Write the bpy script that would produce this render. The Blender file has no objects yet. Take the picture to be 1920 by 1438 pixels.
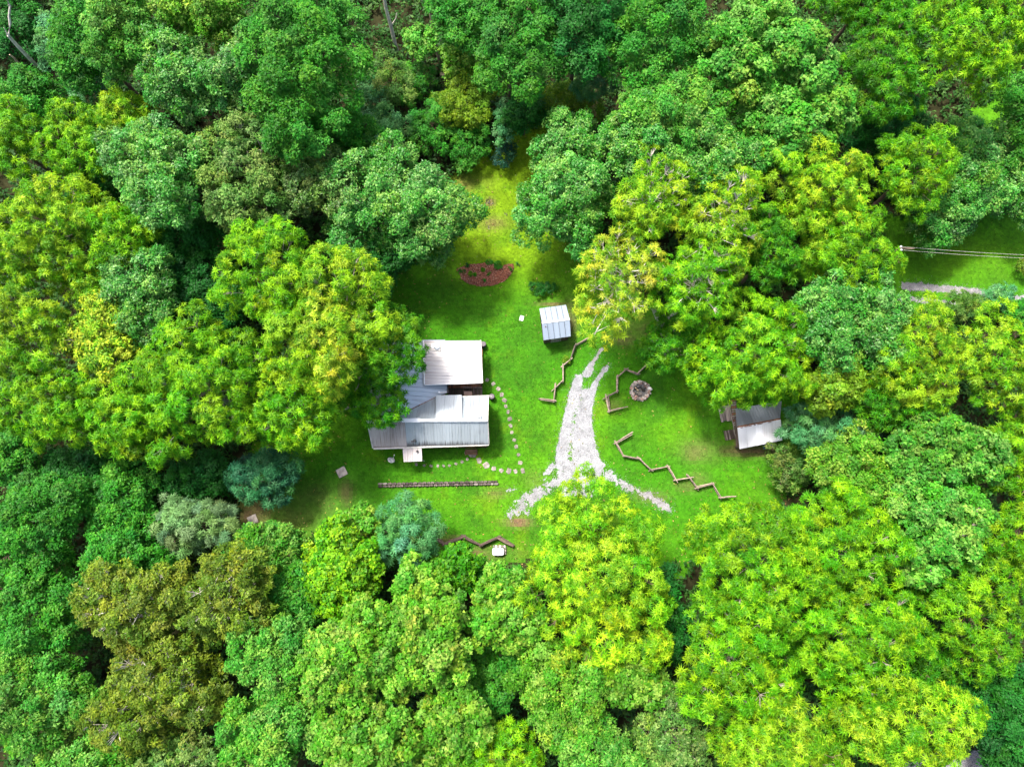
import bpy, math, random
import numpy as np
from mathutils import Vector

# ------------------------------------------------------------------ camera, sky, sun, exposure
S = bpy.context.scene
COL = S.collection
R = math.radians
FOC, CU, CV, CAM_H, TILT = 1333.0, 960.0, 719.0, 75.0, R(10)
cam_data = bpy.data.cameras.new('camera')
cam_data.sensor_fit = 'HORIZONTAL'; cam_data.sensor_width = 36.0
cam_data.lens = 36.0 * FOC / 1920.0
cam_data.clip_start = 0.5; cam_data.clip_end = 4000
cam = bpy.data.objects.new('camera', cam_data); COL.objects.link(cam)
cam.location = (0, 0, CAM_H); cam.rotation_euler = (TILT, 0, 0)
S.camera = cam

SUN_EL, SUN_AZ = R(61), R(-38)            # azimuth clockwise from +Y
w = bpy.data.worlds.new('World'); S.world = w; w.use_nodes = True
wt = w.node_tree; wt.nodes.clear()
sky = wt.nodes.new('ShaderNodeTexSky'); sky.sky_type = 'NISHITA'; sky.sun_disc = False
sky.sun_elevation = SUN_EL; sky.sun_rotation = SUN_AZ; sky.air_density = 1.0; sky.dust_density = 5.0; sky.ozone_density = 0.6
bg = wt.nodes.new('ShaderNodeBackground'); bg.inputs['Strength'].default_value = 0.145
wo = wt.nodes.new('ShaderNodeOutputWorld')
wt.links.new(sky.outputs[0], bg.inputs[0]); wt.links.new(bg.outputs[0], wo.inputs[0])
sl = bpy.data.lights.new('sun', 'SUN'); sl.energy = 3.1; sl.angle = R(8.0); sl.color = (1.0, 0.965, 0.90)
so = bpy.data.objects.new('sun', sl); COL.objects.link(so)
sd = Vector((math.cos(SUN_EL) * math.sin(SUN_AZ), math.cos(SUN_EL) * math.cos(SUN_AZ), math.sin(SUN_EL)))
so.rotation_euler = sd.to_track_quat('Z', 'Y').to_euler(); so.location = (0, 0, 90)
S.view_settings.view_transform = 'Standard'; S.view_settings.look = 'None'
S.view_settings.gamma = 1.0; S.view_settings.use_curve_mapping = False
S.view_settings.exposure = 1.54
S.render.engine = 'CYCLES'
S.cycles.max_bounces = 7; S.cycles.diffuse_bounces = 5; S.cycles.transmission_bounces = 5

# ------------------------------------------------------------------ helpers
CT, ST = math.cos(TILT), math.sin(TILT)
def at(u, v, z=0.0):
    """The point of the place at height z that the survey picture shows at (u, v)."""
    dx = (u - CU) / FOC; dy = -(v - CV) / FOC
    d = (dx, ST + dy * CT, -CT + dy * ST)
    s = (z - CAM_H) / d[2]
    return np.array((s * d[0], s * d[1], z))
def depth(p): return p[1] * ST - (p[2] - CAM_H) * CT

def noise2(x, y, scale, seed, octaves=3):
    x = np.asarray(x, float); y = np.asarray(y, float)
    out = np.zeros_like(x); amp, tot = 1.0, 0.0
    for o in range(octaves):
        g = np.random.default_rng(seed * 17 + o).random((256, 256))
        fx, fy = x / scale + 100.3, y / scale + 77.7
        ix, iy = np.floor(fx).astype(int), np.floor(fy).astype(int)
        tx, ty = fx - ix, fy - iy
        tx = tx * tx * (3 - 2 * tx); ty = ty * ty * (3 - 2 * ty)
        a = g[ix % 256, iy % 256]; b = g[(ix + 1) % 256, iy % 256]
        c = g[ix % 256, (iy + 1) % 256]; d = g[(ix + 1) % 256, (iy + 1) % 256]
        out += amp * ((a * (1 - tx) + b * tx) * (1 - ty) + (c * (1 - tx) + d * tx) * ty)
        tot += amp; amp *= 0.5; scale *= 0.5
    return out / tot

def sdist(P, poly):
    """signed distance of points P (n,2) to a polygon, positive inside"""
    poly = np.asarray(poly, float); n = len(poly)
    x, y = P[:, 0], P[:, 1]
    ins = np.zeros(len(P), bool); best = np.full(len(P), 1e9)
    for i in range(n):
        a, b = poly[i], poly[(i + 1) % n]
        with np.errstate(divide='ignore', invalid='ignore'):
            c = ((a[1] > y) != (b[1] > y)) & (x < (b[0] - a[0]) * (y - a[1]) / (b[1] - a[1] + 1e-12) + a[0])
        ins ^= c
        e = b - a; t = np.clip(((x - a[0]) * e[0] + (y - a[1]) * e[1]) / (e @ e + 1e-12), 0, 1)
        best = np.minimum(best, (x - a[0] - t * e[0]) ** 2 + (y - a[1] - t * e[1]) ** 2)
    best = np.sqrt(best)
    return np.where(ins, best, -best)
def gpoly(pts, z=0.0): return np.array([at(u, v, z)[:2] for u, v in pts])

# ---- materials
def mat(name, color, rough=0.7, metallic=0.0, var=0.25, scale=3.0, spec=0.3, bump=0.0, tint=0.0, stretch=(1, 1, 1)):
    m = bpy.data.materials.new(name); m.use_nodes = True
    nt = m.node_tree; N = nt.nodes; L = nt.links; b = N['Principled BSDF']
    b.inputs['Roughness'].default_value = rough; b.inputs['Metallic'].default_value = metallic
    b.inputs['Specular IOR Level'].default_value = spec
    tc = N.new('ShaderNodeTexCoord'); mp = N.new('ShaderNodeMapping'); mp.inputs['Scale'].default_value = stretch
    L.new(tc.outputs['Object'], mp.inputs[0])
    nz = N.new('ShaderNodeTexNoise'); nz.inputs['Scale'].default_value = scale; nz.inputs['Detail'].default_value = 6
    L.new(mp.outputs[0], nz.inputs['Vector'])
    mr = N.new('ShaderNodeMapRange'); mr.inputs[1].default_value = 0.3; mr.inputs[2].default_value = 0.7
    mr.inputs[3].default_value = 1 - var; mr.inputs[4].default_value = 1 + var
    L.new(nz.outputs['Fac'], mr.inputs[0])
    val = mr.outputs[0]
    if tint:
        oi = N.new('ShaderNodeObjectInfo'); m2 = N.new('ShaderNodeMapRange')
        m2.inputs[3].default_value = 1 - tint; m2.inputs[4].default_value = 1 + tint
        L.new(oi.outputs['Random'], m2.inputs[0])
        mu = N.new('ShaderNodeMath'); mu.operation = 'MULTIPLY'
        L.new(val, mu.inputs[0]); L.new(m2.outputs[0], mu.inputs[1]); val = mu.outputs[0]
    vm = N.new('ShaderNodeVectorMath'); vm.operation = 'SCALE'; vm.inputs[0].default_value = color
    L.new(val, vm.inputs['Scale']); L.new(vm.outputs[0], b.inputs['Base Color'])
    if bump:
        bp = N.new('ShaderNodeBump'); bp.inputs['Strength'].default_value = bump; bp.inputs['Distance'].default_value = 0.03
        L.new(nz.outputs['Fac'], bp.inputs['Height']); L.new(bp.outputs[0], b.inputs['Normal'])
    return m

def metal_roof(name, base, stain, amount, su, sv, rough=0.45, metallic=0.35, eave=0.0, eave_len=0.5, var=0.12, high=None):
    """painted or bare sheet metal with dirt streaks running down the slope (UV in metres)"""
    m = bpy.data.materials.new(name); m.use_nodes = True
    nt = m.node_tree; N = nt.nodes; L = nt.links; b = N['Principled BSDF']
    b.inputs['Roughness'].default_value = rough; b.inputs['Metallic'].default_value = metallic
    uv = N.new('ShaderNodeUVMap'); uv.uv_map = 'UVMap'
    mp = N.new('ShaderNodeMapping'); mp.inputs['Scale'].default_value = (su, sv, 1); L.new(uv.outputs[0], mp.inputs[0])
    nz = N.new('ShaderNodeTexNoise'); nz.inputs['Scale'].default_value = 1; nz.inputs['Detail'].default_value = 5; nz.inputs['Roughness'].default_value = 0.65
    L.new(mp.outputs[0], nz.inputs['Vector'])
    big = N.new('ShaderNodeTexNoise'); big.inputs['Scale'].default_value = 0.45; big.inputs['Detail'].default_value = 3; L.new(uv.outputs[0], big.inputs['Vector'])
    ad = N.new('ShaderNodeMath'); ad.operation = 'MULTIPLY_ADD'; ad.inputs[1].default_value = 0.6; L.new(big.outputs['Fac'], ad.inputs[0]); L.new(nz.outputs['Fac'], ad.inputs[2])
    mr = N.new('ShaderNodeMapRange'); mr.inputs[1].default_value = 0.8; mr.inputs[2].default_value = 1.05; mr.inputs[3].default_value = 0; mr.inputs[4].default_value = amount
    L.new(ad.outputs[0], mr.inputs[0]); fac = mr.outputs[0]
    if eave:                                   # grime that has gathered along the low edge: v counts metres up from the eave
        sx = N.new('ShaderNodeSeparateXYZ'); L.new(uv.outputs[0], sx.inputs[0])
        e1 = N.new('ShaderNodeMapRange'); e1.inputs[1].default_value = 0; e1.inputs[2].default_value = eave_len; e1.inputs[3].default_value = 0.7; e1.inputs[4].default_value = 0.0
        L.new(sx.outputs[1], e1.inputs[0])
        e2 = N.new('ShaderNodeMath'); e2.operation = 'ADD'; L.new(e1.outputs[0], e2.inputs[0]); L.new(nz.outputs['Fac'], e2.inputs[1])
        e3 = N.new('ShaderNodeMapRange'); e3.inputs[1].default_value = 0.72; e3.inputs[2].default_value = 1.0; e3.inputs[4].default_value = eave; L.new(e2.outputs[0], e3.inputs[0])
        mx = N.new('ShaderNodeMath'); mx.operation = 'MAXIMUM'; L.new(fac, mx.inputs[0]); L.new(e3.outputs[0], mx.inputs[1]); fac = mx.outputs[0]
    if high:                                   # leaf litter stain that thickens toward the upper end under the branches
        sx = N.new('ShaderNodeSeparateXYZ'); L.new(uv.outputs[0], sx.inputs[0])
        e1 = N.new('ShaderNodeMapRange'); e1.inputs[1].default_value = high[0]; e1.inputs[2].default_value = high[1]; e1.inputs[3].default_value = -0.25; e1.inputs[4].default_value = 0.36
        L.new(sx.outputs[1], e1.inputs[0])
        e2 = N.new('ShaderNodeMath'); e2.operation = 'ADD'; L.new(e1.outputs[0], e2.inputs[0]); L.new(nz.outputs['Fac'], e2.inputs[1])
        e3 = N.new('ShaderNodeMapRange'); e3.inputs[1].default_value = 0.45; e3.inputs[2].default_value = 1.0; e3.inputs[4].default_value = 0.85; L.new(e2.outputs[0], e3.inputs[0])
        fac = e3.outputs[0]
    oi = N.new('ShaderNodeObjectInfo'); m2 = N.new('ShaderNodeMapRange'); m2.inputs[3].default_value = 1 - var; m2.inputs[4].default_value = 1 + var; L.new(oi.outputs['Random'], m2.inputs[0])
    vm = N.new('ShaderNodeVectorMath'); vm.operation = 'SCALE'; vm.inputs[0].default_value = base; L.new(m2.outputs[0], vm.inputs['Scale'])
    mix = N.new('ShaderNodeMix'); mix.data_type = 'RGBA'; L.new(fac, mix.inputs['Factor']); L.new(vm.outputs[0], mix.inputs['A']); mix.inputs['B'].default_value = (*stain, 1)
    L.new(mix.outputs['Result'], b.inputs['Base Color'])
    return m

def attr_mat(name, rough=0.8, var=0.3, scale=8.0, bump=0.5, spec=0.2, translucent=0.0, gloss_rough=0.5):
    m = bpy.data.materials.new(name); m.use_nodes = True
    nt = m.node_tree; N = nt.nodes; L = nt.links; b = N['Principled BSDF']
    b.inputs['Roughness'].default_value = rough; b.inputs['Specular IOR Level'].default_value = spec
    a = N.new('ShaderNodeAttribute'); a.attribute_name = 'tone'
    src = a.outputs['Color']
    if var:
        tc = N.new('ShaderNodeTexCoord'); nz = N.new('ShaderNodeTexNoise'); nz.inputs['Scale'].default_value = scale; nz.inputs['Detail'].default_value = 8; nz.inputs['Roughness'].default_value = 0.7
        L.new(tc.outputs['Object'], nz.inputs['Vector'])
        mr = N.new('ShaderNodeMapRange'); mr.inputs[1].default_value = 0.3; mr.inputs[2].default_value = 0.7; mr.inputs[3].default_value = 1 - var; mr.inputs[4].default_value = 1 + var
        L.new(nz.outputs['Fac'], mr.inputs[0])
        vm = N.new('ShaderNodeVectorMath'); vm.operation = 'SCALE'; L.new(src, vm.inputs[0]); L.new(mr.outputs[0], vm.inputs['Scale']); src = vm.outputs[0]
        if bump:
            bp = N.new('ShaderNodeBump'); bp.inputs['Strength'].default_value = bump; bp.inputs['Distance'].default_value = 0.08
            L.new(nz.outputs['Fac'], bp.inputs['Height']); L.new(bp.outputs[0], b.inputs['Normal'])
    L.new(src, b.inputs['Base Color'])
    if translucent:
        tr = N.new('ShaderNodeBsdfTranslucent'); ms = N.new('ShaderNodeMixShader'); ms.inputs[0].default_value = translucent
        tv = N.new('ShaderNodeVectorMath'); tv.operation = 'MULTIPLY'; tv.inputs[1].default_value = (1.25, 1.2, 0.6); L.new(src, tv.inputs[0])
        L.new(tv.outputs[0], tr.inputs['Color'])
        L.new(b.outputs[0], ms.inputs[1]); L.new(tr.outputs[0], ms.inputs[2]); L.new(ms.outputs[0], N['Material Output'].inputs['Surface'])
    return m

M = {}
M['leaf'] = attr_mat('leaf', rough=0.5, var=0, spec=0.14, translucent=0.34)
M['leaf_gloss'] = attr_mat('leaf_glossy', rough=0.42, var=0, spec=0.26, translucent=0.32)
M['grass'] = attr_mat('grass_blades', rough=0.6, var=0, spec=0.2, translucent=0.25)
M['lawn'] = attr_mat('lawn_turf', rough=0.9, var=0.35, scale=2.6, bump=0.6, spec=0.1)
M['gravel'] = attr_mat('limestone_gravel', rough=0.9, var=0.35, scale=9, bump=0.8, spec=0.2)
M['soil'] = mat('forest_soil', (0.022, 0.022, 0.009), 0.95, var=0.6, scale=0.8, bump=0.8, spec=0.05)
M['bark_grey'] = mat('pale_bark', (0.25, 0.22, 0.18), 0.9, var=0.45, scale=2.5, bump=0.6, spec=0.1)
M['bark_pale'] = mat('silvery_bark', (0.48, 0.44, 0.37), 0.9, var=0.35, scale=2.5, bump=0.4, spec=0.1)
M['bark_brown'] = mat('brown_bark', (0.12, 0.085, 0.06), 0.9, var=0.45, scale=2.5, bump=0.6, spec=0.1)
M['bark_tan'] = mat('tan_bark', (0.34, 0.25, 0.17), 0.9, var=0.4, scale=1.5, bump=0.6, spec=0.1)
M['cut_wood'] = mat('cut_wood', (0.55, 0.42, 0.24), 0.8, var=0.25, scale=6)
M['rail_wood'] = mat('split_rail_wood', (0.215, 0.165, 0.13), 0.85, var=0.5, scale=1.2, stretch=(1, 9, 9), bump=0.6, tint=0.35)
M['log_dark'] = mat('dark_timber', (0.10, 0.07, 0.055), 0.9, var=0.4, scale=2, stretch=(1, 6, 6), bump=0.5, tint=0.3)
M['plank_grey'] = mat('grey_plank', (0.20, 0.165, 0.145), 0.85, var=0.45, scale=1.3, stretch=(8, 1, 1), bump=0.4, tint=0.35)
M['plank_red'] = mat('red_brown_plank', (0.21, 0.085, 0.05), 0.8, var=0.4, scale=1.3, stretch=(8, 1, 1), bump=0.3, tint=0.35)
M['step_wood'] = mat('brown_step', (0.13, 0.075, 0.04), 0.85, var=0.3)
M['plank_dark'] = mat('dark_plank', (0.07, 0.05, 0.042), 0.85, var=0.4, scale=1.3, stretch=(8, 1, 1), bump=0.3, tint=0.35)
M['siding'] = mat('dark_siding', (0.075, 0.045, 0.03), 0.8, var=0.3, scale=2, bump=0.2)
M['pink_wood'] = mat('faded_pine', (0.42, 0.29, 0.24), 0.8, var=0.2, scale=2, stretch=(1, 8, 1))
M['stone'] = mat('flagstone', (0.175, 0.155, 0.135), 0.9, var=0.45, scale=3.5, bump=0.6, tint=0.3, spec=0.15)
M['stone_pit'] = mat('pit_stone', (0.30, 0.26, 0.23), 0.9, var=0.5, scale=4, bump=0.6, tint=0.45, spec=0.15)
M['stone_rust'] = mat('ruddy_stone', (0.30, 0.19, 0.15), 0.9, var=0.4, scale=4, bump=0.6, tint=0.25, spec=0.15)
M['stone_dark'] = mat('weathered_stone', (0.10, 0.083, 0.072), 0.95, var=0.9, scale=4, bump=0.8, tint=0.5, spec=0.1)
M['stone_pale'] = mat('pale_stone', (0.55, 0.52, 0.47), 0.9, var=0.25, scale=4, bump=0.5, tint=0.15)
M['concrete'] = mat('old_concrete', (0.36, 0.31, 0.28), 0.9, var=0.35, scale=2.5, bump=0.4)
M['ash'] = mat('grey_ash', (0.12, 0.115, 0.11), 0.95, var=0.7, scale=5, bump=0.8)
M['char'] = mat('charred_wood', (0.03, 0.027, 0.025), 0.9, var=0.6, scale=5, bump=0.6)
M['white_paint'] = mat('white_paint', (0.62, 0.63, 0.64), 0.5, var=0.08, scale=2)
M['trim'] = mat('weathered_white_trim', (0.42, 0.40, 0.37), 0.6, var=0.3, scale=2.2)
M['steel'] = mat('dull_steel', (0.40, 0.43, 0.46), 0.45, 0.3, var=0.15)
M['dark_metal'] = mat('dark_metal', (0.05, 0.05, 0.055), 0.5, 0.3, var=0.2)
M['rust'] = mat('rusty_iron', (0.16, 0.07, 0.035), 0.85, 0.1, var=0.7, scale=4, bump=0.3)
M['black_plastic'] = mat('black_plastic', (0.035, 0.032, 0.035), 0.55, var=0.2)
M['barrel_lid'] = mat('dull_mauve_lid', (0.11, 0.095, 0.105), 0.7, var=0.2)
M['blue'] = mat('blue_plastic', (0.02, 0.045, 0.28), 0.45, var=0.2)
M['glass'] = mat('window_glass', (0.03, 0.04, 0.045), 0.08, 0.0, var=0.05, spec=0.8)
M['cable'] = mat('pale_cable', (0.45, 0.42, 0.36), 0.6, var=0.1)
M['pole'] = mat('pole_wood', (0.14, 0.10, 0.075), 0.9, var=0.4, scale=2, bump=0.3)
M['zinc'] = metal_roof('zinc_roof', (0.34, 0.385, 0.42), (0.18, 0.15, 0.15), 0.45, 7, 0.5, eave=0.0)
M['zinc_south'] = metal_roof('zinc_roof_grimy', (0.41, 0.455, 0.49), (0.055, 0.048, 0.048), 0.35, 8, 0.3, eave=0.85, eave_len=1.3)
M['zinc_pale'] = metal_roof('pale_zinc_roof', (0.41, 0.45, 0.48), (0.24, 0.2, 0.2), 0.3, 7, 0.5)
M['aged_roof'] = metal_roof('weathered_roof', (0.40, 0.355, 0.34), (0.14, 0.105, 0.095), 0.9, 10, 0.25, metallic=0.1, eave=0.6)
M['white_roof'] = metal_roof('white_roof', (0.56, 0.53, 0.51), (0.17, 0.125, 0.11), 0.45, 9, 0.25, metallic=0.0, rough=0.5, var=0.05, high=(2.2, 6.0))
M['porch_roof'] = metal_roof('porch_roof', (0.40, 0.36, 0.345), (0.17, 0.13, 0.12), 0.5, 9, 0.4, metallic=0.0, rough=0.6, var=0.1)
M['shed_roof'] = metal_roof('pale_blue_roof', (0.205, 0.25, 0.31), (0.17, 0.185, 0.21), 0.4, 3, 0.8, metallic=0.15, var=0.06)
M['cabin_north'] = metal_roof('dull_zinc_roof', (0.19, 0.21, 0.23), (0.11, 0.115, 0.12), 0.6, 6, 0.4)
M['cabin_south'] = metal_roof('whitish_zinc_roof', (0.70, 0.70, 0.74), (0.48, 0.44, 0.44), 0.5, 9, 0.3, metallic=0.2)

def link(o, parent=None):
    COL.objects.link(o)
    if parent is not None: o.parent = parent
    return o
def tag(o, label=None, cat=None, group=None, kind=None):
    if label: o['label'] = label
    if cat: o['category'] = cat
    if group: o['group'] = group
    if kind: o['kind'] = kind
    return o
def thing(name, label, cat, loc=(0, 0, 0), rz=0.0, group=None):
    o = bpy.data.objects.new(name, None); o.empty_display_size = 0.3
    o.location = [float(q) for q in loc]; o.rotation_euler = (0, 0, rz); link(o)
    return tag(o, label, cat, group)

class MB:
    """collects simple solids in one mesh"""
    def __init__(s): s.v = []; s.f = []; s.uv = {}
    def add(s, vs, fs):
        o = len(s.v); s.v += [tuple(map(float, p)) for p in vs]; s.f += [tuple(i + o for i in f) for f in fs]
    def prism(s, poly, n):
        """polygon (3-D points) extruded by the vector n"""
        p = [np.asarray(q, float) for q in poly]; k = len(p); n = np.asarray(n, float)
        s.add(p + [q + n for q in p], [tuple(range(k - 1, -1, -1)), tuple(range(k, 2 * k))] + [(i, (i + 1) % k, (i + 1) % k + k, i + k) for i in range(k)])
    def box(s, c, size, rz=0.0, taper=1.0):
        x, y, z = [q / 2 for q in size]; ca, sa = math.cos(rz), math.sin(rz); vs = []
        for dz, k in ((-z, 1.0), (z, taper)):
            for dx, dy in ((-x, -y), (x, -y), (x, y), (-x, y)):
                a, b = dx * k, dy * k
                vs.append((c[0] + a * ca - b * sa, c[1] + a * sa + b * ca, c[2] + dz))
        s.add(vs, [(3, 2, 1, 0), (4, 5, 6, 7), (0, 1, 5, 4), (1, 2, 6, 5), (2, 3, 7, 6), (3, 0, 4, 7)])
    def bar(s, a, b, w, h, up=(0, 0, 1), jit=None, ends=1.0):
        """a rail from a to b with a rectangular section"""
        a = np.asarray(a, float); b = np.asarray(b, float); d = b - a; d /= np.linalg.norm(d) + 1e-9
        sd_ = np.cross(d, up); sd_ /= np.linalg.norm(sd_) + 1e-9; u = np.cross(sd_, d)
        vs = []
        for p, k in ((a, ends), (b, 1.0)):
            for i, j in ((-1, -1), (1, -1), (1, 1), (-1, 1)):
                q = p + sd_ * i * w / 2 * k + u * j * h / 2 * k
                if jit is not None: q = q + np.array([jit.uniform(-1, 1) for _ in range(3)]) * w * 0.18
                vs.append(q)
        s.add(vs, [(0, 1, 2, 3), (7, 6, 5, 4), (0, 4, 5, 1), (1, 5, 6, 2), (2, 6, 7, 3), (3, 7, 4, 0)])
    def tube(s, pts, rad, n=6, cap=True):
        pts = [np.asarray(p, float) for p in pts]; o = len(s.v); k = len(pts)
        ang = np.arange(n) * 2 * math.pi / n
        for i, p in enumerate(pts):
            d = pts[min(i + 1, k - 1)] - pts[max(i - 1, 0)]; d = d / (np.linalg.norm(d) + 1e-9)
            r = np.array((0, 0, 1.0)) if abs(d[2]) < 0.9 else np.array((1.0, 0, 0))
            x = np.cross(r, d); x /= np.linalg.norm(x); y = np.cross(d, x)
            ring = p + rad[i] * (np.outer(np.cos(ang), x) + np.outer(np.sin(ang), y))
            s.v += [tuple(q) for q in ring.tolist()]
        for i in range(k - 1):
            for j in range(n):
                a = o + i * n + j; b = o + i * n + (j + 1) % n
                s.f.append((a, b, b + n, a + n))
        if cap:
            s.f.append(tuple(o + j for j in range(n - 1, -1, -1))); s.f.append(tuple(o + (k - 1) * n + j for j in range(n)))
    def lathe(s, c, prof, n=16):
        vs = [(c[0] + max(r, 1e-3) * math.cos(2 * math.pi * j / n), c[1] + max(r, 1e-3) * math.sin(2 * math.pi * j / n), c[2] + z) for r, z in prof for j in range(n)]
        k = len(prof)
        s.add(vs, [(i * n + j, i * n + (j + 1) % n, (i + 1) * n + (j + 1) % n, (i + 1) * n + j) for i in range(k - 1) for j in range(n)] + [tuple(range(n - 1, -1, -1)), tuple((k - 1) * n + j for j in range(n))])
    def build(s, name, m, parent=None, uv=None, smooth=False):
        me = bpy.data.meshes.new(name); me.from_pydata(s.v, [], s.f); me.materials.append(m)
        if smooth: me.polygons.foreach_set('use_smooth', [True] * len(me.polygons))
        if uv is not None:
            l = me.uv_layers.new(name='UVMap'); idx = np.empty(len(me.loops), np.int32); me.loops.foreach_get('vertex_index', idx)
            l.data.foreach_set('uv', np.asarray(uv, np.float32)[idx].ravel())
        me.update()
        return link(bpy.data.objects.new(name, me), parent)

def quad_mesh(name, V, m, tone, parent=None, per=4):
    """V (n,4,3) loose quads with one colour each"""
    n = len(V); me = bpy.data.meshes.new(name)
    me.vertices.add(n * per); me.vertices.foreach_set('co', np.ascontiguousarray(V, np.float32).ravel())
    me.loops.add(n * per); me.loops.foreach_set('vertex_index', np.arange(n * per, dtype=np.int32))
    me.polygons.add(n); me.polygons.foreach_set('loop_start', np.arange(0, n * per, per, dtype=np.int32))
    try: me.polygons.foreach_set('loop_total', np.full(n, per, np.int32))
    except Exception: pass
    a = me.attributes.new('tone', 'FLOAT_COLOR', 'FACE')
    c = np.ones((n, 4), np.float32); c[:, :3] = tone; a.data.foreach_set('color', c.ravel())
    me.materials.append(m); me.update(calc_edges=True)
    return link(bpy.data.objects.new(name, me), parent)

def nrm(a): return a / (np.linalg.norm(a, axis=-1, keepdims=True) + 1e-9)

# ------------------------------------------------------------------ the ground
LAWN = gpoly([(905, 285), (955, 240), (1040, 225), (1060, 330), (1020, 420), (1110, 470), (1190, 560), (1330, 600), (1430, 660), (1560, 730),
              (1540, 880), (1430, 985), (1340, 1040), (1255, 1085), (1120, 1040), (960, 1065), (810, 1070), (600, 1030), (470, 1000), (425, 905), (520, 770), (600, 720), (700, 610), (720, 540), (790, 470), (850, 420), (835, 340)])
LAWN2 = gpoly([(1640, 400), (1800, 420), (1920, 370), (2080, 370), (2080, 580), (1860, 575), (1630, 600)])
LAWN3 = gpoly([(1800, 195), (1885, 180), (1895, 250), (1810, 262)])
LAWNS = (LAWN, LAWN2, LAWN3)
def lawn_sd(P): return np.max([sdist(P, q) for q in LAWNS], axis=0)

GRAVEL = [  # (polygon, density, edge softness in metres)
    ([(1080, 703), (1096, 701), (1096, 722), (1103, 726), (1119, 707), (1128, 690), (1141, 680), (1140, 692), (1126, 712), (1115, 738), (1110, 779), (1111, 805), (1119, 839), (1127, 860), (1136, 872), (1110, 930), (1050, 930), (1043, 905), (1046, 880), (1039, 862), (1047, 826), (1053, 794), (1061, 757), (1070, 726)], 1.0, 0.35),
    ([(1128, 649), (1133, 655), (1118, 678), (1106, 710), (1084, 712), (1102, 684), (1118, 664)], 0.98, 0.35),
    ([(1036, 866), (1042, 874), (1030, 890), (1019, 890), (1026, 876)], 0.95, 0.35),
    ([(1052, 885), (1050, 930), (1037, 935), (1020, 940), (990, 972), (952, 976), (944, 962), (960, 940), (984, 918), (1010, 905), (1030, 888)], 0.68, 1.0),
    ([(942, 917), (957, 911), (968, 917), (958, 925), (945, 925)], 0.85, 0.5),
    ([(1108, 868), (1136, 866), (1180, 900), (1220, 915), (1262, 938), (1275, 965), (1262, 975), (1236, 962), (1212, 940), (1168, 922), (1125, 900)], 0.70, 0.9),
    ([(1688, 527), (1740, 530), (1830, 540), (1900, 550), (2060, 570), (2060, 585), (1895, 562), (1830, 556), (1740, 549), (1688, 545)], 0.8, 0.45),
    ([(1680, 553), (1745, 556), (1800, 566), (1798, 576), (1740, 572), (1680, 568)], 0.72, 0.45),
    ([(1690, 1425), (1760, 1405), (1850, 1400), (1870, 1470), (1700, 1490)], 0.85, 0.5),
]
GP = [(gpoly(p), d, e) for p, d, e in GRAVEL]
STRIP = np.array([at(u, v)[:2] for u, v in ((1099, 716), (1088, 742), (1079, 775), (1073, 815), (1069, 860))])
def gravel_density(P):
    D = np.zeros(len(P))
    for q, d, e in GP:
        m = (P[:, 0] > q[:, 0].min() - 1.5) & (P[:, 0] < q[:, 0].max() + 1.5) & (P[:, 1] > q[:, 1].min() - 1.5) & (P[:, 1] < q[:, 1].max() + 1.5)
        if m.any():
            s = sdist(P[m], q); D[m] = np.maximum(D[m], d * np.clip(0.5 + s / (2 * e), 0, 1))
    best = np.full(len(P), 1e9)
    for a, b in zip(STRIP[:-1], STRIP[1:]):
        e = b - a; t = np.clip(((P - a) @ e) / (e @ e), 0, 1); best = np.minimum(best, np.linalg.norm(P - a - t[:, None] * e, axis=1))
    return D - 0.46 * np.exp(-(best / 0.5) ** 2)
def gravel_mask(P, hi=0.0):
    n = 0.55 * noise2(P[:, 0], P[:, 1], 0.6, 5, 2) + 0.45 * noise2(P[:, 0], P[:, 1], 0.13, 9, 2)
    return gravel_density(P) > 0.18 + n * 0.72 + hi

def blob(x, y, u, v, rx, ry=None):
    c = at(u, v); k = depth(c) / FOC; ry = ry or rx
    return np.exp(-(((x - c[0]) / (rx * k)) ** 2 + ((y - c[1]) / (ry * k)) ** 2))
DIRT = [(470, 955, 45, 35, 0.8), (560, 960, 90, 50, 0.35), (455, 930, 20, 40, 0.7), (648, 925, 14, 25, 0.5), (972, 979, 26, 9, 1.0), (1310, 845, 40, 22, 0.45), (1150, 760, 16, 12, 0.4),
        (918, 380, 10, 9, 1.0), (925, 418, 30, 16, 0.5), (1068, 605, 14, 40, 0.7), (1040, 570, 28, 5, 0.8), (1410, 845, 60, 12, 0.9), (1385, 815, 14, 30, 0.6), (1165, 635, 28, 14, 0.7),
        (870, 345, 40, 20, 0.45), (1220, 930, 40, 12, 0.4), (1310, 895, 20, 12, 0.4), (890, 1040, 70, 16, 0.55), (840, 1012, 22, 8, 0.9), (1215, 615, 50, 18, 0.4), (1290, 910, 30, 14, 0.35), (930, 925, 26, 10, 0.4), (1000, 900, 20, 20, 0.25)]
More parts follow.
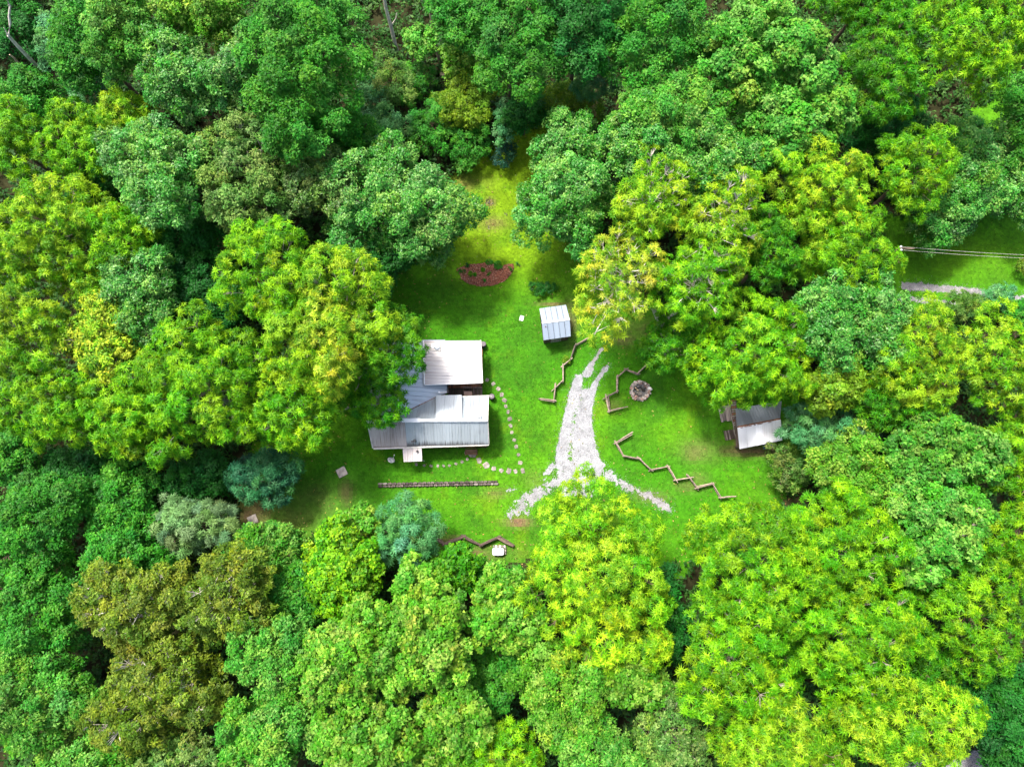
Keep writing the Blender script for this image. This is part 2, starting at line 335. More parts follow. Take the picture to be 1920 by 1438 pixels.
def lawn_tone(x, y):
    n1 = noise2(x, y, 7.0, 31); n2 = noise2(x, y, 1.6, 32, 3); n3 = noise2(x, y, 3.2, 34, 2)
    g = np.array((0.032, 0.142, 0.0030)); g2 = np.array((0.055, 0.172, 0.0035)); ye = np.array((0.112, 0.205, 0.004)); br = np.array((0.13, 0.085, 0.045)); dk = np.array((0.026, 0.105, 0.004))
    t = np.clip((n1 - 0.35) * 2.4, 0, 1)[:, None]; c = g * (1 - t) + g2 * t
    d = np.clip((n3 - 0.5) * 3.0, 0, 0.8)[:, None]; c = c * (1 - d) + dk * d
    k = np.clip(blob(x, y, 920, 370, 150, 120) * 1.25 + blob(x, y, 980, 270, 60, 60) + 0.5 * blob(x, y, 950, 480, 130, 50) + 0.35 * blob(x, y, 1780, 480, 180, 60), 0, 1) * np.clip(0.35 + 1.3 * n2, 0, 1)
    k = np.maximum(k, np.clip((n2 * 0.6 + n1 * 0.4 - 0.6) * 2.6, 0, 0.4)); k = k[:, None]; c = c * (1 - k) + ye * k
    n4 = noise2(x, y, 0.5, 36, 2)[:, None]; c = c * (0.72 + 0.5 * n4)
    b = np.zeros_like(x)
    for u, v, rx, ry, s in DIRT: b = np.maximum(b, s * blob(x, y, u, v, rx, ry))
    b = np.clip(b * (0.35 + 1.3 * n2), 0, 1)[:, None]
    return c * (1 - b) + br * b

# forest floor out to the horizon
mb = MB(); E = 1500
mb.add([(-E, -E, -0.02), (E, -E, -0.02), (E, E, -0.02), (-E, E, -0.02)], [(0, 1, 2, 3)])
tag(mb.build('ground', M['soil']), kind='structure')
# lawn sheet
step = 0.4
gx = np.arange(-40, 72, step); gy = np.arange(-16, 50, step)
X, Y = np.meshgrid(gx, gy, indexing='ij'); P = np.stack([X.ravel(), Y.ravel()], 1)
keep = lawn_sd(P) + (noise2(P[:, 0], P[:, 1], 2.0, 41) - 0.5) * 2.2 > 0
P = P[keep]; h = step / 2 + 1e-4
V = np.zeros((len(P), 4, 3))
for i, (a, b) in enumerate(((-h, -h), (h, -h), (h, h), (-h, h))): V[:, i, 0] = P[:, 0] + a; V[:, i, 1] = P[:, 1] + b
tag(quad_mesh('lawn', V, M['lawn'], lawn_tone(P[:, 0], P[:, 1])), kind='structure')
# grass blades over the turf
rng = np.random.default_rng(4)
def grass_points(n, bounds):
    Q = np.stack([rng.uniform(bounds[0], bounds[1], n), rng.uniform(bounds[2], bounds[3], n)], 1)
    Q = Q[lawn_sd(Q) + (noise2(Q[:, 0], Q[:, 1], 2.0, 41) - 0.5) * 2.2 > -0.25]
    return Q[~gravel_mask(Q, .09) | (rng.random(len(Q)) < .04)]
Q = np.concatenate([grass_points(180000, (-28, 40, -8, 45)), grass_points(26000, (36, 66, 8, 50))])
n = len(Q); ang = rng.uniform(0, 2 * math.pi, n); ln = rng.uniform(0.08, 0.2, n); wd = rng.uniform(0.025, 0.05, n)
lean = rng.uniform(0.3, 1.2, n)
e = np.stack([np.cos(ang) * np.sin(lean), np.sin(ang) * np.sin(lean), np.cos(lean)], 1); s_ = np.stack([-np.sin(ang), np.cos(ang), 0 * ang], 1)
B = np.concatenate([Q, np.full((n, 1), 0.0)], 1)
V = np.stack([B - s_ * wd[:, None] * .8, B + s_ * wd[:, None] * .8, B + e * ln[:, None]], 1)
tone = lawn_tone(Q[:, 0], Q[:, 1]) * rng.uniform(0.7, 1.5, (n, 1)); yel = rng.random(n) < 0.10; tone[yel] = tone[yel] * 0.5 + np.array((0.11, 0.11, 0.02))
tag(quad_mesh('grass', V, M['grass'], tone, per=3), 'short mown green grass growing all over the clearing', 'grass', kind='stuff')
# fallen leaves near the wood edge
Q = np.stack([rng.uniform(-28, 40, 30000), rng.uniform(-8, 45, 30000)], 1); sd_ = lawn_sd(Q); Q = Q[(sd_ > 0) & (rng.random(30000) < np.exp(-sd_ / 2.5) * .5 + .03)]; n = len(Q)
a = rng.uniform(0, 6.28, n); l_ = rng.uniform(.05, .11, n)[:, None]; e = np.stack([np.cos(a), np.sin(a), rng.uniform(-.2, .3, n)], 1); s_ = np.stack([-np.sin(a), np.cos(a), 0 * a], 1); B = np.concatenate([Q, rng.uniform(.04, .1, (n, 1))], 1)
V = np.stack([B - e * l_, B + s_ * l_ * .6, B + e * l_, B - s_ * l_ * .6], 1)
tone = np.array((.22, .17, .05)) * rng.uniform(.5, 1.4, (n, 1)) * (1 + rng.normal(0, .15, (n, 3)))
tag(quad_mesh('fallen_leaves', V, M['gravel'], np.clip(tone, .01, .6)), 'yellowed fallen leaves scattered on the lawn near the trees', 'fallen leaves', kind='stuff')
# gravel drive
step = 0.085; cells = []
for q, d, e_ in GP:
    X, Y = np.meshgrid(np.arange(round((q[:, 0].min() - 1) / step), round((q[:, 0].max() + 1) / step)), np.arange(round((q[:, 1].min() - 1) / step), round((q[:, 1].max() + 1) / step)), indexing='ij')
    cells.append(np.stack([X.ravel(), Y.ravel()], 1))
cells = np.unique(np.concatenate(cells), axis=0); P = cells * step
P = P[gravel_mask(P)]; h = step / 2 + 1e-4
V = np.zeros((len(P), 4, 3)); V[:, :, 2] = 0.012
for i, (a, b) in enumerate(((-h, -h), (h, -h), (h, h), (-h, h))): V[:, i, 0] = P[:, 0] + a; V[:, i, 1] = P[:, 1] + b
def gravel_tone(P):
    g = np.array((0.240, 0.244, 0.256)); br = np.array((0.19, 0.178, 0.178))
    k = np.clip(blob(P[:, 0], P[:, 1], 1215, 930, 70, 40) * 0.7 + blob(P[:, 0], P[:, 1], 990, 945, 50, 40) * 0.35 + blob(P[:, 0], P[:, 1], 1770, 550, 200, 60) * 0.7 + blob(P[:, 0], P[:, 1], 1118, 672, 14, 34) * 0.7 + blob(P[:, 0], P[:, 1], 1780, 1440, 120, 60), 0, 1)[:, None]
    return (g * (1 - k) + br * k) * (0.75 + 0.5 * noise2(P[:, 0], P[:, 1], 0.5, 77, 2))[:, None]
tag(quad_mesh('driveway', V, M['gravel'], gravel_tone(P)), kind='structure')
Q = P[rng.integers(0, len(P), 30000)] + rng.normal(0, 1, (30000, 2)) * rng.choice([.12, .2, .42], (30000, 1)); n = len(Q); r_ = rng.uniform(0.015, 0.05, n)
a0 = rng.uniform(0, 6.28, n); hgt = r_ * rng.uniform(0.6, 1.2, n)
ring = [np.stack([Q[:, 0] + r_ * np.cos(a0 + k * 2.09), Q[:, 1] + r_ * np.sin(a0 + k * 2.09), np.full(n, 0.01)], 1) for k in range(3)]
top = np.stack([Q[:, 0] + r_ * 0.3 * np.cos(a0), Q[:, 1] + r_ * 0.3 * np.sin(a0), 0.01 + hgt], 1)
V = np.concatenate([np.stack([ring[k], ring[(k + 1) % 3], top], 1) for k in range(3)])
tn = gravel_tone(Q) * rng.uniform(0.4, 1.5, (n, 1)); tn = np.concatenate([tn] * 3)
tag(quad_mesh('gravel', V, M['gravel'], tn, per=3), 'loose pale limestone chips strewn over the drive', 'gravel', kind='stuff')

# ------------------------------------------------------------------ roofs and walls
def clip(poly, n, d):
    """keep the part of a 2-D polygon with p.n >= d"""
    out = []
    for i in range(len(poly)):
        a, b = poly[i], poly[(i + 1) % len(poly)]; fa, fb = a @ n - d, b @ n - d
        if fa >= 0: out.append(a)
        if (fa >= 0) != (fb >= 0): out.append(a + (b - a) * fa / (fa - fb))
    return out
def roof_slope(parent, pts, down, m, width=0.9, rib=0.3, rib_h=0.028, thick=0.03, mats=None, jit=0.004, seed=0, gap=0.014):
    """sheet metal roof slope: one object per sheet, each with its ribs; pts 3-D polygon, down = horizontal direction of fall"""
    rn = random.Random(seed)
    p = np.array(pts, float); c = p.mean(0); _, _, vt = np.linalg.svd(p - c); n = vt[2]; n = n if n[2] > 0 else -n
    dn = np.array((down[0], down[1], 0.0)); dn = dn - n * (dn @ n); dn /= np.linalg.norm(dn); ax = np.cross(n, dn)
    q = np.stack([(p - c) @ ax, -(p - c) @ dn], 1)                # x along eave, y up the slope
    area = sum(q[i][0] * q[(i + 1) % len(q)][1] - q[(i + 1) % len(q)][0] * q[i][1] for i in range(len(q)))
    if area < 0: q = q[::-1]
    x0, x1, y0 = q[:, 0].min(), q[:, 0].max(), q[:, 1].min(); k = max(1, round((x1 - x0) / width)); wd_ = (x1 - x0) / k
    P3 = lambda s, z=0.0: c + ax * s[0] - dn * s[1] + n * z
    out = []
    for i in range(k):
        a, b = x0 + i * wd_, x0 + (i + 1) * wd_ - gap
        pl = clip(clip(list(q), np.array((1.0, 0)), a), np.array((-1.0, 0)), -b)
        if len(pl) < 3: continue
        lift = rn.uniform(0, jit)
        mb = MB(); mb.prism([P3(s, lift) for s in pl], n * thick); uv = [(s[0] + 31 * seed, s[1] - y0) for s in pl] * 2
        nr = max(1, round(wd_ / rib))
        for j in range(nr):
            xr = a + wd_ * (j + 0.02) / nr; ys = []
            for t in range(len(pl)):
                s, e = pl[t], pl[(t + 1) % len(pl)]
                if (s[0] - xr) * (e[0] - xr) < 0: ys.append(s[1] + (e[1] - s[1]) * (xr - s[0]) / (e[0] - s[0]))
            if len(ys) < 2: continue
            lo, hi = min(ys), max(ys); w_ = min(0.06, rib * 0.2)
            base = [(xr + 0.002, lo), (xr + w_, lo), (xr + w_, hi), (xr + 0.002, hi)]
            topz = lift + thick + rib_h
            vs = [P3(s, lift + thick + 0.001) for s in base] + [P3((xr + w_ * .3, lo), topz), P3((xr + w_ * .7, lo), topz), P3((xr + w_ * .7, hi), topz), P3((xr + w_ * .3, hi), topz)]
            mb.add(vs, [(4, 5, 6, 7), (0, 1, 5, 4), (1, 2, 6, 5), (2, 3, 7, 6), (3, 0, 4, 7)])
            uv += [(s[0] + 31 * seed, s[1] - y0) for s in base] * 2
        mm = m if mats is None else mats(i, k)
        out.append(mb.build('roof_panel', mm, parent, uv=uv))
    return out
def h1(cx, cy, z): return at(640 + cx / 4.795, 600 + cy / 4.795, z)
def loc(parent, *pts):
    o = np.array(parent.location[:]); return [p - o for p in pts]
def local(root): 
    o = np.array(root.location[:])
    return lambda p: np.asarray(p, float) - o

# --- farmhouse
base = h1(820, 900, 0)
house = thing('farmhouse', 'low farmhouse with grey zinc roofs and one white roof, half under lime green trees', 'house', base)
L_ = local(house)
ZR, ZE = 4.8, 2.7
hroof = bpy.data.objects.new('roof', None); link(hroof, house)
hp = lambda cx, cy, z: L_(h1(cx, cy, z))
RLp, RRp, SLp, SRp = hp(237, 903, ZR), hp(1312, 900, ZR), hp(290, 1150, ZE), hp(1324, 1114, ZE)
south_mats = lambda i, k: M['aged_roof'] if i < k * 0.285 else M['zinc_south']
roof_slope(hroof, [RLp, SLp, SRp, RRp], (0, -1), None, 0.9, mats=south_mats, seed=1)
Nv = [hp(430, 903, ZR), hp(850, 698, 2.75), hp(1085, 690, 2.72), hp(1319, 681, ZE), RRp]
def flat_fit(pts):
    p = np.array(pts); c = p.mean(0); _, _, vt = np.linalg.svd(p - c); n = vt[2]
    return [q - n * ((q - c) @ n) for q in p]
roof_slope(hroof, flat_fit(Nv), (0, 1), M['zinc'], 0.9, seed=2)
WE = flat_fit([hp(430, 178, 4.75), hp(430, 903, 4.75), hp(850, 690, 2.75), hp(950, 655, 2.27), hp(932, 178, 2.27)])
roof_slope(hroof, WE, (1, 0), M['zinc'], 0.9, rib=0.45, seed=3)
roof_slope(hroof, flat_fit([hp(430, 178, 4.75), hp(430, 903, 4.75), hp(250, 903, 3.85), hp(250, 178, 3.85)]), (-1, 0), M['zinc'], 0.9, rib=0.45, seed=4)
roof_slope(hroof, flat_fit([hp(237, 903, 4.78), hp(300, 903, 4.78), hp(300, 700, 2.9), hp(237, 700, 2.9)]), (0, 1), M['zinc'], 0.9, seed=5)
# raised flat-pitch section over the entry
DM = flat_fit([hp(850, 893, 4.86), hp(1088, 889, 4.86), hp(1082, 674, 3.35), hp(850, 680, 3.35)])
roof_slope(hroof, DM, (0, 1), M['zinc_pale'], 0.9, rib=0.23, seed=6)
for side in (0, 1):
    a, b = (DM[0], DM[3]) if side == 0 else (DM[1], DM[2])
    ins = np.array((0.05 if side == 0 else -0.05, 0, 0))
    mb = MB(); lo_a, lo_b = a.copy(), b.copy(); lo_a[2] -= 0.2; lo_b[2] = 2.78
    mb.prism([a + ins - (0, 0, .01), b + ins - (0, 0, .01), lo_b + ins, lo_a + ins], (0.04 if side == 0 else -0.04, 0, 0)); mb.build('cheek_wall', M['siding'], house)
mb = MB(); fa, fb = DM[3] + (0.1, -0.16, -0.05), DM[2] + (-0.1, -0.16, -0.05)
mb.prism([fa, fb, np.array((fb[0], fb[1], 2.0)), np.array((fa[0], fa[1], 2.0))], (0, -0.05, 0)); mb.build('front_wall', M['siding'], house)
# valley flashing, ridge caps
up = np.array((0, 0, 0.045))
mb = MB(); mb.bar(Nv[0] + up, Nv[1] + up, 0.16, 0.03); mb.build('valley_flashing', M['rust'], hroof)
mb = MB(); mb.bar(RLp + up * 2, hp(545, 903, ZR) + up * 2, 0.3, 0.05); mb.build('ridge_cap', M['steel'], hroof); mb = MB(); mb.bar(hp(706, 902, ZR) + up * 2, RRp + up * 2, 0.3, 0.05); mb.build('ridge_cap', M['steel'], hroof)
mb = MB(); mb.bar(hp(546, 903, ZR) + up * 2, hp(705, 902, ZR) + up * 2, 0.4, 0.055); o = mb.build('ridge_cap', M['white_paint'], hroof); o['label'] = 'bright white length of ridge cap'
# white roof
WH = flat_fit([hp(742, 188, 3.5), hp(750, 582, 3.5), hp(1262, 562, 2.8), hp(1246, 186, 2.8)])
wroof = roof_slope(hroof, WH, (1, 0), M['white_roof'], 0.9, rib=0.3, seed=7)
mb = MB(); off = np.array((0, 0, -0.05))
mb.bar(WH[2] + (0.07, -0.05, -0.03), WH[3] + (0.07, 0.05, -0.03), 0.13, 0.12); mb.build('gutter', M['trim'], house)
mb = MB(); mb.bar(WH[0] + (-0.03, 0, 0.03), WH[1] + (-0.03, 0, 0.03), 0.10, 0.10); mb.build('rake_trim', M['white_paint'], house); mb = MB(); mb.bar(WH[1] + (0, -0.04, 0.0), WH[2] + (0, -0.04, 0.0), 0.06, 0.16); mb.build('rake_trim', M['white_paint'], house)
mb = MB(); mb.bar(SLp + (0, -0.08, -0.03), SRp + (0.02, -0.08, -0.03), 0.16, 0.12); mb.build('gutter', M['trim'], house)
mb = MB(); mb.bar(RLp + (-0.06, 0, .03), SLp + (-0.06, 0, .03), 0.14, 0.10); mb.build('rake_trim', M['trim'], house); mb = MB(); mb.bar(RRp + (0.05, 0, .03), SRp + (0.05, 0, .03), 0.08, 0.10); mb.build('rake_trim', M['trim'], house); mb = MB(); mb.bar(RRp + (0.05, 0, .03), Nv[3] + (0.05, 0, .03), 0.08, 0.10); mb.build('rake_trim', M['trim'], house)
mb = MB(); mb.bar(Nv[2] + (0, 0.03, -0.04), Nv[3] + (0.05, 0.03, -0.04), 0.08, 0.08); mb.bar(Nv[3] + (0.05, .05, -0.02), Nv[3] + (0.42, -0.05, -0.25), 0.07, 0.07); mb.build('gutter', M['trim'], house)
mb = MB(); mb.bar(hp(955, 585, 2.3), hp(958, 657, 2.3), 0.12, 0.1); mb.build('gutter', M['dark_metal'], house)
# vents and pipes
def pipe(c, r, hgt, m, cap=True):
    mb = MB(); mb.lathe(c, [(r, 0), (r, hgt)] + ([(r * 1.7, hgt), (r * 1.6, hgt + r * .8), (r * .3, hgt + r * 1.2)] if cap else [(r * .7, hgt), (r * .7, hgt - .05)]), 10)
    return mb.build('vent_pipe', m, house, smooth=False)
pipe(hp(885, 657, 2.85), 0.07, 0.45, M['white_paint'])
mb = MB(); mb.tube([hp(890, 652, 2.9), hp(945, 648, 2.75)], [0.05, 0.05], 8); mb.build('drain_pipe', M['white_paint'], house)
v = pipe(hp(1240, 868, 4.5), 0.10, 0.4, M['white_paint'])
mb = MB(); mb.tube([hp(1244, 866, 4.6), hp(1244, 866, 5.0), hp(1252, 880, 5.1), hp(1258, 890, 4.95)], [.05, .05, .05, .06], 8); mb.build('vent_elbow', M['steel'], house)
pipe(hp(665, 1085, 3.25), 0.075, 0.45, M['dark_metal'])
mb = MB(); mb.box(hp(652, 1092, 3.24), (0.55, 0.16, 0.02)); mb.build('pipe_flashing', M['dark_metal'], house)
c = hp(862, 250, 3.33)
mb = MB(); mb.box(c + (0, 0, .1), (0.72, 0.72, 0.16)); mb.build('skylight_curb', M['trim'], house)
mb = MB(); mb.lathe(c + (0, 0, .19), [(0.30, 0), (0.30, .05), (0.22, .12), (0.1, .15), (0.02, .155)], 18); mb.build('vent_or_white_patch', M['steel'], house, smooth=True)
c = hp(825, 238, 3.36); mb = MB(); mb.lathe(c + (0, 0, .06), [(0.22, 0), (0.22, .1), (0.05, .13)], 14); mb.build('vent_or_white_patch', M['white_paint'], house)  # low white disc standing in for an unidentified white patch on the roof
# walls
def wall_box(parent, a, b, z0, z1, m, name='wall'):
    mb = MB(); x0, x1 = sorted((a[0], b[0])); y0, y1 = sorted((a[1], b[1])); mb.box(((x0 + x1) / 2, (y0 + y1) / 2, (z0 + z1) / 2), (x1 - x0, y1 - y0, z1 - z0)); return mb.build(name, m, parent)
wa, wb = hp(285, 1130, 2.6), hp(1306, 700, 2.6)
wall_box(house, wa, wb, 0, 2.6, M['siding'])
wc, wd2 = hp(300, 200, 2.2), hp(915, 640, 2.2); wd2[1] = wb[1] + 0.02 if False else wd2[1]
wall_box(house, wc, np.array((wd2[0], wb[1] + 0.004 + 0, 0)) if wd2[1] > wb[1] else wd2, 0.0, 2.15, M['siding'])
mb = MB(); yb = max(wa[1], wb[1]); yS = min(wa[1], wb[1])
gx0, gx1 = min(wa[0], wb[0]), max(wa[0], wb[0]); ym = RRp[1]
for xg in (gx0 + .004, gx1 - .054): mb = MB(); mb.prism([(xg, yS, 2.6), (xg, yb, 2.6), (xg, ym, 4.62)], (0.05, 0, 0)); mb.build('gable_wall', M['siding'], house)
for fx in (0.14, 0.30, 0.55, 0.70):
    x = gx0 + (gx1 - gx0) * fx; mb = MB(); mb.box((x, yS - 0.02, 1.5), (1.0, 0.05, 1.2)); o = mb.build('window', M['trim'], house)
    mb = MB(); mb.box((x, yS - 0.04, 1.5), (0.84, 0.05, 1.04)); mb.build('pane', M['glass'], o)
xd = gx0 + (gx1 - gx0) * 0.855; mb = MB(); mb.box((xd, yS - 0.02, 1.25), (0.95, 0.05, 2.05)); o = mb.build('door', M['plank_red'], house); mb = MB(); mb.box((xd + .36, yS - 0.065, 1.2), (0.05, 0.05, 0.14)); mb.build('handle', M['dark_metal'], o)
mb = MB()
for i in range(2): mb.box((xd, yS - 0.32 - 0.27 * i, 0.45 - 0.15 * i - .08), (1.15, 0.26, 0.14))
for sx in (-.6, .6): mb.box((xd + sx, yS - .45, .12), (0.08, .7, .24))
mb.build('entry_steps', M['step_wood'], house)
# south porch roof
PS = flat_fit([hp(552, 1156, 2.62), hp(722, 1152, 2.62), hp(727, 1268, 2.4), hp(561, 1275, 2.4)])
proof = bpy.data.objects.new('porch_roof', None); link(proof, house)
roof_slope(proof, PS, (0, -1), M['porch_roof'], 0.5, rib=0.25, seed=8)
for cxx in (570, 718):
    p = hp(cxx, 1262, 2.38); mb = MB(); mb.box((p[0], p[1] + .1, 1.19), (0.1, 0.1, 2.38)); mb.build('porch_post', M['trim'], house)
mb = MB(); c = hp(685, 1182, 2.6); mb.lathe(c - (0, 0, .05), [(0.13, 0), (0.13, .22), (.09, .22), (.09, .12), (0.01, .11)], 14); mb.build('stove_pipe', M['black_plastic'], house)
# covered deck
DZ = 0.45
d0, d1 = hp(968, 195, DZ), hp(1268, 668, DZ)
dk = bpy.data.objects.new('deck', None); link(dk, house)
np_ = 24; x0, x1 = d0[0], d1[0]; wpl = (x1 - x0) / np_
ymid = hp(1100, 612, DZ)[1]
for i in range(np_):
    for ya, yb2, zz, m in ((ymid, d0[1], DZ, M['plank_red']), (d1[1] - .4, ymid - 0.05, DZ - 0.25, M['plank_dark'])):
        mb = MB(); mb.box((x0 + (i + .5) * wpl, (ya + yb2) / 2, zz), (wpl - 0.035, abs(yb2 - ya), 0.04)); mb.build('plank', m, dk)
mb = MB(); mb.box(((x0 + x1) / 2, ymid - 0.02, DZ - .14), (x1 - x0, 0.03, 0.2)); mb.build('riser', M['plank_dark'], dk)
rl = bpy.data.objects.new('railing', None); link(rl, house)
for xa, xb, yy in ((1092, 1172, 606), (1182, 1262, 607)):
    mb = MB(); mb.bar(hp(xa, yy, 1.3), hp(xb, yy, 1.3), 0.09, 0.06); mb.build('handrail', M['plank_grey'], rl)
for k in range(7):
    x = 1190 + k * 12; a = hp(x, 612, 1.25); b2 = hp(x + 1, 668, 1.0); mb = MB(); mb.bar(a, b2, 0.04, 0.04); mb.build('baluster', M['plank_grey'] if k % 3 == 0 else M['plank_dark'], rl)
for cx_, cy_ in ((985, 560), (1256, 560), (1250, 200)):
    p = hp(cx_, cy_, 2.7); mb = MB(); mb.box((p[0], p[1], 1.5), (0.12, 0.12, 2.55)); mb.build('porch_post', M['plank_dark'], house)
bp_ = h1(1140, 672, 0.55)
bench = thing('bench', 'small faded pine bench on the dark deck beside the zinc eave', 'bench', (bp_[0], bp_[1] + .12, DZ - .23))
for k in range(2):
    mb = MB(); mb.box((0, -.11 + .22 * k, 0.55), (0.85, 0.2, 0.04)); mb.build('seat_plank', M['pink_wood'], bench)
for sx in (-.35, .35): mb = MB(); mb.box((sx, 0, .27), (0.06, .36, .52)); mb.build('leg', M['pink_wood'], bench)
# things around the house
def barrel(c, label):
    o = thing('rain_barrel', label, 'barrel', c, group='rain barrels at the house corners')
    mb = MB(); mb.lathe((0, 0, 0), [(0.27, 0), (0.31, .2), (0.32, .45), (0.31, .7), (0.28, .9)], 18); mb.build('body', M['black_plastic'], o, smooth=True)
    mb = MB(); mb.lathe((0, 0, .89), [(0.26, 0), (0.27, .04), (0.23, .05), (0.02, .055)], 18); mb.build('lid', M['barrel_lid'], o)
barrel(at(640 + 1276 / 4.795, 600 + 215 / 4.795, 0.9) * (1, 1, 0), 'dark rain barrel at the far corner of the white roof')
barrel(at(640 + 1352 / 4.795, 600 + 686 / 4.795, 0.9) * (1, 1, 0), 'dark rain barrel under the zinc roof spout beside the stepping stones')
# satellite dish
c = at(640 + 470 / 4.795, 600 + 1262 / 4.795, 0)
dish = thing('satellite_dish', 'pale grey satellite dish on a short pole in the lawn by the porch', 'satellite dish', c)
mb = MB(); mb.tube([(0, 0, 0), (0, 0, 1.1)], [.035, .035], 8); mb.build('pole', M['steel'], dish)
mb = MB(); prof = [(0.02, -.09), (.15, -.075), (.28, -.035), (.38, .02), (.39, .035), (.27, -.02), (.14, -.06), (.01, -.075)]
mb.lathe((0, 0, 0), prof, 20); o = mb.build('reflector', M['steel'], dish, smooth=True); o.location = (-.05, -.05, 1.25); o.rotation_euler = (R(-38), R(28), 0)
mb = MB(); mb.tube([(0, 0, 1.1), (.25, .25, 1.5), (.33, .42, 1.72)], [.02, .02, .018], 6); mb.build('arm', M['steel'], dish)
mb = MB(); mb.box((.34, .44, 1.75), (.08, .12, .09)); mb.build('receiver', M['trim'], dish)

# --- garden shed
def s1(cx, cy, z): return at(980 + cx / 6.536, 540 + cy / 6.536, z)
shed = thing('garden_shed', 'small shed with a pale blue panelled metal roof beside the lawn', 'shed', s1(400, 430, 0)); L_ = local(shed)
sp_ = lambda cx, cy, z: L_(s1(cx, cy, z))
A, B_, Cc, D_ = sp_(200, 255, 2.35), sp_(530, 210, 2.35), sp_(577, 383, 3.0), sp_(235, 430, 3.0); E_, F_ = sp_(588, 592, 2.35), sp_(255, 640, 2.35)
sr = bpy.data.objects.new('roof', None); link(sr, shed)
ridge_dir = nrm((Cc - D_) * (1, 1, 0)); fall = np.array((-ridge_dir[1], ridge_dir[0]))
roof_slope(sr, flat_fit([D_, Cc, B_, A]), fall, M['shed_roof'], 0.62, rib=0.62, rib_h=0.03, seed=9, jit=0.02, gap=.035)
roof_slope(sr, flat_fit([D_, Cc, E_, F_]), -fall, M['shed_roof'], 0.62, rib=0.62, rib_h=0.03, seed=10, jit=0.02, gap=.035)
mb = MB(); mb.bar(D_ + up, Cc + up, 0.2, 0.04); mb.build('ridge_cap', M['steel'], sr)
for (cx, cy, z) in ((320, 300, 2.6), (280, 472, 2.95), (292, 560, 2.55)):
    mb = MB(); mb.box(sp_(cx, cy, z + .02), (.12, .09, .03)); mb.build('roof_mark', M['rust'], sr)
cs = [A, B_, E_, F_]; cen = sum(cs) / 4; cs = [cen + (q - cen) * 0.9 for q in cs]
mb = MB(); mb.prism([np.array((q[0], q[1], 0.1)) for q in cs], (0, 0, 2.2)); mb.build('wall', M['siding'], shed)
for a_, b_, r_ in ((cs[0], cs[3], D_), (cs[1], cs[2], Cc)):
    mid = (a_ + b_) / 2; mb = MB(); mb.prism([np.array((*a_[:2], 2.3)), np.array((*b_[:2], 2.3)), np.array((*mid[:2], 2.85))], (cen - mid) * (1, 1, 0) * .02); mb.build('gable_wall', M['siding'], shed)
mid = (cs[2] + cs[3]) / 2; mb = MB(); ang_ = math.atan2(ridge_dir[1], ridge_dir[0]); mb.box((mid[0] - .02 * fall[0], mid[1] - .02 * fall[1], 1.1), (1.1, .06, 1.9), ang_); d_ = mb.build('door', M['plank_grey'], shed)
mb = MB(); mb.box((mid[0] - .06 * fall[0] + .35, mid[1] - .08 * fall[1], 1.1), (.05, .05, .15), ang_); mb.build('handle', M['dark_metal'], d_)

# --- log cabin
def c1(cx, cy, z): return at(1330 + cx / 11.06, 730 + cy / 11.06, z)
cabin = thing('cabin', 'old wooden cabin with a whitish and a dull zinc slope under a lime green tree', 'cabin', c1(1030, 780, 0)); L_ = local(cabin)
cp = lambda cx, cy, z: L_(c1(cx, cy, z))
cr = bpy.data.objects.new('roof', None); link(cr, cabin)
A, B_ = cp(580, 792, 3.3), cp(1478, 622, 3.3); E_, F_ = cp(1516, 1050, 2.2), cp(626, 1235, 2.2); G_, H_ = cp(1496, 250, 2.3), cp(545, 400, 2.3)
ridge_dir = nrm((B_ - A) * (1, 1, 0)); fall = np.array((-ridge_dir[1], ridge_dir[0]))
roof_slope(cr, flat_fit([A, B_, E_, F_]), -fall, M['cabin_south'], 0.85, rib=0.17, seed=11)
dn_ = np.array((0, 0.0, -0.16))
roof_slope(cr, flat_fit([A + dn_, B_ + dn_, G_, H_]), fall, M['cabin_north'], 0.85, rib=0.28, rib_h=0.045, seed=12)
mb = MB(); mb.bar(A + (0, .06, -.03), B_ + (0, .06, -.03), 0.16, 0.1); mb.build('ridge_board', M['rust'], cr)
rr = random.Random(5)
for k in range(9):
    t = rr.uniform(0.05, 0.75); p = A + (B_ - A) * t; q = p + ridge_dir * rr.uniform(.15, .4); o_ = np.array((0, -.06 - rr.uniform(0, .03), .032)); mb = MB(); mb.bar(p + o_, q + o_, 0.07, 0.012); mb.build('rust_patch', M['rust'], cr)
mb = MB(); mb.bar(cp(1215, 700, 3.17), cp(1295, 682, 3.17), 0.22, 0.03, up=(0, -.4, 1)); mb.build('roof_mark', M['char'], cr)  # flat dark piece standing in for the darkness of a roof hole
cs = [A + (G_ - B_) * .8, B_ + (G_ - B_) * .8, E_, F_]; cen = sum(cs) / 4; cs = [cen + (q - cen) * 0.84 for q in cs]
nlog = 9
for k in range(nlog):
    z = 0.2 + k * 0.23
    for i in range(4):
        a_, b_ = cs[i], cs[(i + 1) % 4]; d = nrm(b_ - a_); mb = MB(); mb.tube([np.array((*(a_ - d * .15)[:2], z + .11 * (i % 2))), np.array((*(b_ + d * .15)[:2], z + .11 * (i % 2)))], [.115, .115], 8); mb.build('wall_log', M['log_dark'], cabin)
mb = MB(); ci = [cen + (q - cen) * 0.95 for q in cs]; mb.prism([np.array((q[0], q[1], 0.02)) for q in ci], (0, 0, 2.1)); mb.build('wall', M['siding'], cabin)
